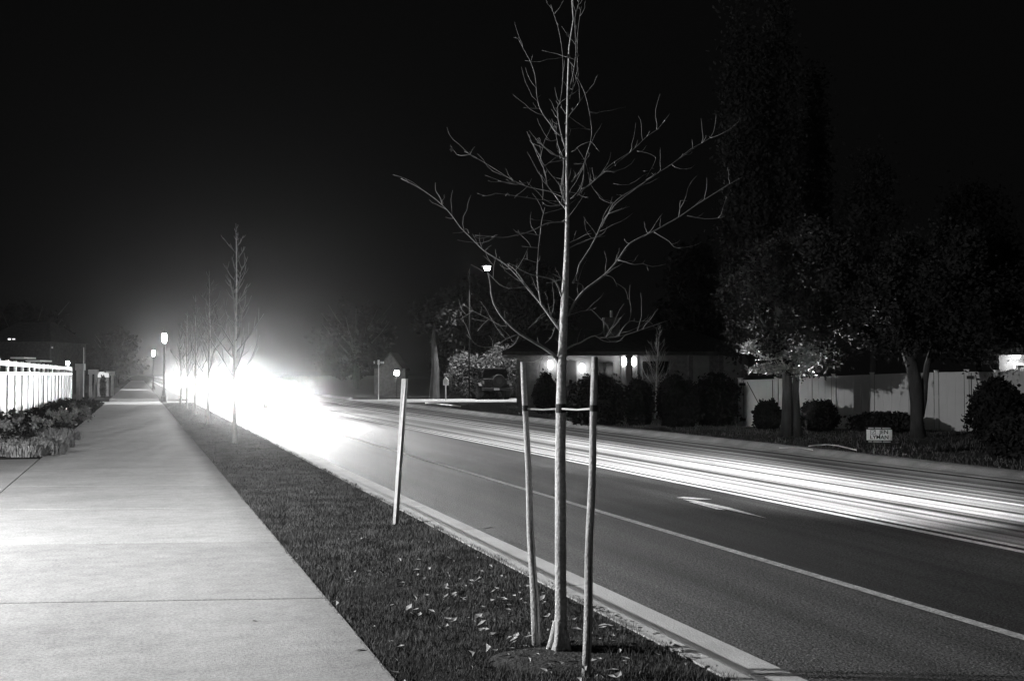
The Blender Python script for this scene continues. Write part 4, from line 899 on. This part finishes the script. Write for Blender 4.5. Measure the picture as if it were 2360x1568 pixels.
# thicket behind the parked off-roader
for i, (x, y, w_, lab) in enumerate(((1075,812,90,'wild bush left behind the parked off-roader'),(1150,800,110,'wild bush right behind the parked off-roader'),(1205,830,70,'wild bush between the off-roader and the clipped shrubs'))):
    ball_bush('wild_bush', x, 0, y, w_, lab, 'bush', mat('wild_bush_leaf', .11, .9, .5, .8, 0, spec=.05), Z=84+i, n=6000, sz=.08, group='wild bushes')
for vx, vb, vt, w_, lab in ((1768,985,925,62,'dark spiky bush at the foot of the left gate'),(1888,990,922,80,'wide grassy bush right of the lit trunk'),(2035,992,950,150,'low dark hedge under the middle of the white fence'),(2298,1010,872,125,'big dark rounded bush at the right end of the white fence'),(2350,1050,960,150,'rough dark bush at the right frame edge')):
    ball_bush('garden_bush', vx, vb, vt, w_, lab, 'bush', M_leafd, n=3600, group='bushes before the white fence')
# rough lawn on the far side
n = 60000; gx = XF+.5+rng.uniform(0,1,n)**1.3*26; gy = rng.uniform(8, T0-5, n)
tag(blades_at('rough_grass', gx, gy, .11, .03, M_bladedark, .8, -.08), kind='stuff')
# ------------------------------------------------------------------ other buildings
Zn = 46.0; k = Zn/F; q = P(2390,862,Zn); e = empty('neighbour_house', (q.x,q.y,0), -YAW, 'neighbouring house at the right frame edge with a bright eave lamp', 'house')
def nx(x): return (x-2390)*k
m = MB(); m.box(nx(2302),nx(2600),0,.25,-.1,H+(862-819)*k); m.build('wall', M_wall, e)
m = MB(); m.box(nx(2286),nx(2620),-.8,.5,H+(862-819)*k,H+(862-814)*k); m.build('eave', M_trim, e)
z = H+(862-813)*k; m = MB(); m.loft([[(nx(2286),y,zz),(nx(2620),y,zz),(nx(2620),y,zz+.1),(nx(2286),y,zz+.1)] for y,zz in ((-.85,z),(4,z+1.6))]); m.build('roof', M_roof, e)
m = MB(); m.lathe([(.12,-.12),(.15,-.02),(.15,0)], seg=12); m.build('eave_lamp', glow('eave_lamp', 30), e, loc=(nx(2331),-.4,H+(862-819)*k-.01))
lamp('POINT', 30, (nx(2331),-.45,H+(862-819)*k-.35), .08, parent=e)
m = MB(); m.box(nx(2335),nx(2375),-.04,-.003,.8,2.1); w_ = m.build('window', M_trim, e); m = MB(); m.box(nx(2338),nx(2372),-.06,-.042,.9,2.0); m.build('pane', M_glass, w_)
e2 = ball_bush('hanging_foliage', 2285, 0, 826, 20, 'x', 'tree', M_leafl, Z=45.2, n=200); bpy.data.objects.remove(e2.children[1]); bpy.data.objects.remove(e2.children[0]); bpy.data.objects.remove(e2)
sb_ = G(2285,985); e = empty('lit_sapling', P(2286,862,45.0), 0, 'thin sapling with brightly lit leaves under the eave of the neighbouring house', 'tree'); e.location.z = 0
m = MB(); m.tube([(0,0,-.1),(.05,0,1.5),(.0,0,3.0)], [.04,.03,.015], 7); m.build('trunk', M_barkd, e)
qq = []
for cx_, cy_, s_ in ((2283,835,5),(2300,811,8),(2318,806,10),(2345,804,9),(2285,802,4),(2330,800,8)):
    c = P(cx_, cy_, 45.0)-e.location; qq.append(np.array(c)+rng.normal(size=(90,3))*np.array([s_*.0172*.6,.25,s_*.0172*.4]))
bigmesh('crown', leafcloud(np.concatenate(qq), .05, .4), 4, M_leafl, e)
# gabled garage beyond the road
Zg = 88.0; k = Zg/F; q = P(898,862,Zg); e = empty('garage', (q.x,q.y,0), -YAW, 'small gabled garage beyond the yard lantern and street name sign', 'garage')
gx0, gx1 = -24*k, 26*k; ez = H+(862-846)*k; rz_ = H+(862-812)*k
m = MB(); m.loft([[(gx0,y,-.1),(gx0,y,ez),((gx0+gx1)/2,y,rz_-.1),(gx1,y,ez),(gx1,y,-.1)] for y in (0,6)]); m.build('wall', M_brick, e)
m = MB(); mid = (gx0+gx1)/2
for s_ in (-1,1):
    ex = mid+s_*(gx1-mid)*1.15; m.loft([[(mid,y,rz_-.08),(ex,y,ez-.25),(ex,y,ez-.12),(mid,y,rz_+.06)] for y in (-.3,6.3)])
m.build('roof', M_roof, e)
m = MB(); m.box(-1.2,1.2,-.04,-.003,-.1,2.1); m.build('door', M_brick, e)
# dark house behind the panel fence with two small lit windows
Zd = 95.0; k = Zd/F; q = P(40,862,Zd); e = empty('hillside_house', (q.x,q.y,0), -YAW, 'dark two-storey house behind the panel fence with two tiny lit windows', 'house')
m = MB(); m.box(-80*k,75*k,0,8,-.1,H+75*k); m.build('wall', M_brick, e)
m = MB(); m.loft([[(-86*k,-.4,H+75*k),(81*k,-.4,H+75*k),(81*k,8.4,H+75*k),(-86*k,8.4,H+75*k)],[(-40*k,3.5,H+125*k),(35*k,3.5,H+125*k),(35*k,4.5,H+125*k),(-40*k,4.5,H+125*k)]]); m.build('roof', M_roof, e)
for x, s_, em in ((21,3,2.5),(31,3,1.2),(120,1.5,.5),(14,0,0)):
    if not s_: continue
    m = MB(); m.box((x-40-s_)*k,(x-40+s_)*k,-.05,-.003,H+(862-778+0)*k-.1-.5 if False else H+(862-776)*k-.35 if x<100 else H+60*k, (H+(862-770)*k-.35) if x<100 else H+63*k); m.build('lit_window', glow('window%d' % x, em), e)
# pale flat-roofed bus shelters/carports just over the fence top
e = empty('carport', P(50,862,75), -YAW, 'low carport with lit white fascia showing just above the panel fence', 'carport'); e.location.z = 0; k = 75/F
for x0, x1, y0, y1 in ((25,56,826,822.5),(60,94,833,829.5)):
    m = MB(); m.box((x0-50)*k,(x1-50)*k,-.1,1.8,H+(862-y0)*k,H+(862-y1)*k); m.build('fascia', M_vinyl, e)
    for xx_ in (x0+2,x1-2): m = MB(); m.box((xx_-50)*k-.05,(xx_-50)*k+.05,.4,.5,-.1,H+(862-y0)*k); m.build('post', M_dark, e)
# ------------------------------------------------------------------ night air
m = MB(); m.box(-330,330,-40,420,-1.6,30); hz_ = m.build('haze', glow('haze_tmp',0))
hm = bpy.data.materials.new('night_air'); hm.use_nodes = True; nt = hm.node_tree; nt.nodes.clear()
o = nt.nodes.new('ShaderNodeOutputMaterial'); v = nt.nodes.new('ShaderNodeVolumePrincipled'); v.inputs['Color'].default_value = (.9,.9,.9,1)
v.inputs['Density'].default_value = HAZE; v.inputs['Anisotropy'].default_value = .975
nt.links.new(v.outputs[0], o.inputs['Volume']); hz_.data.materials[0] = hm; tag(hz_, kind='stuff')
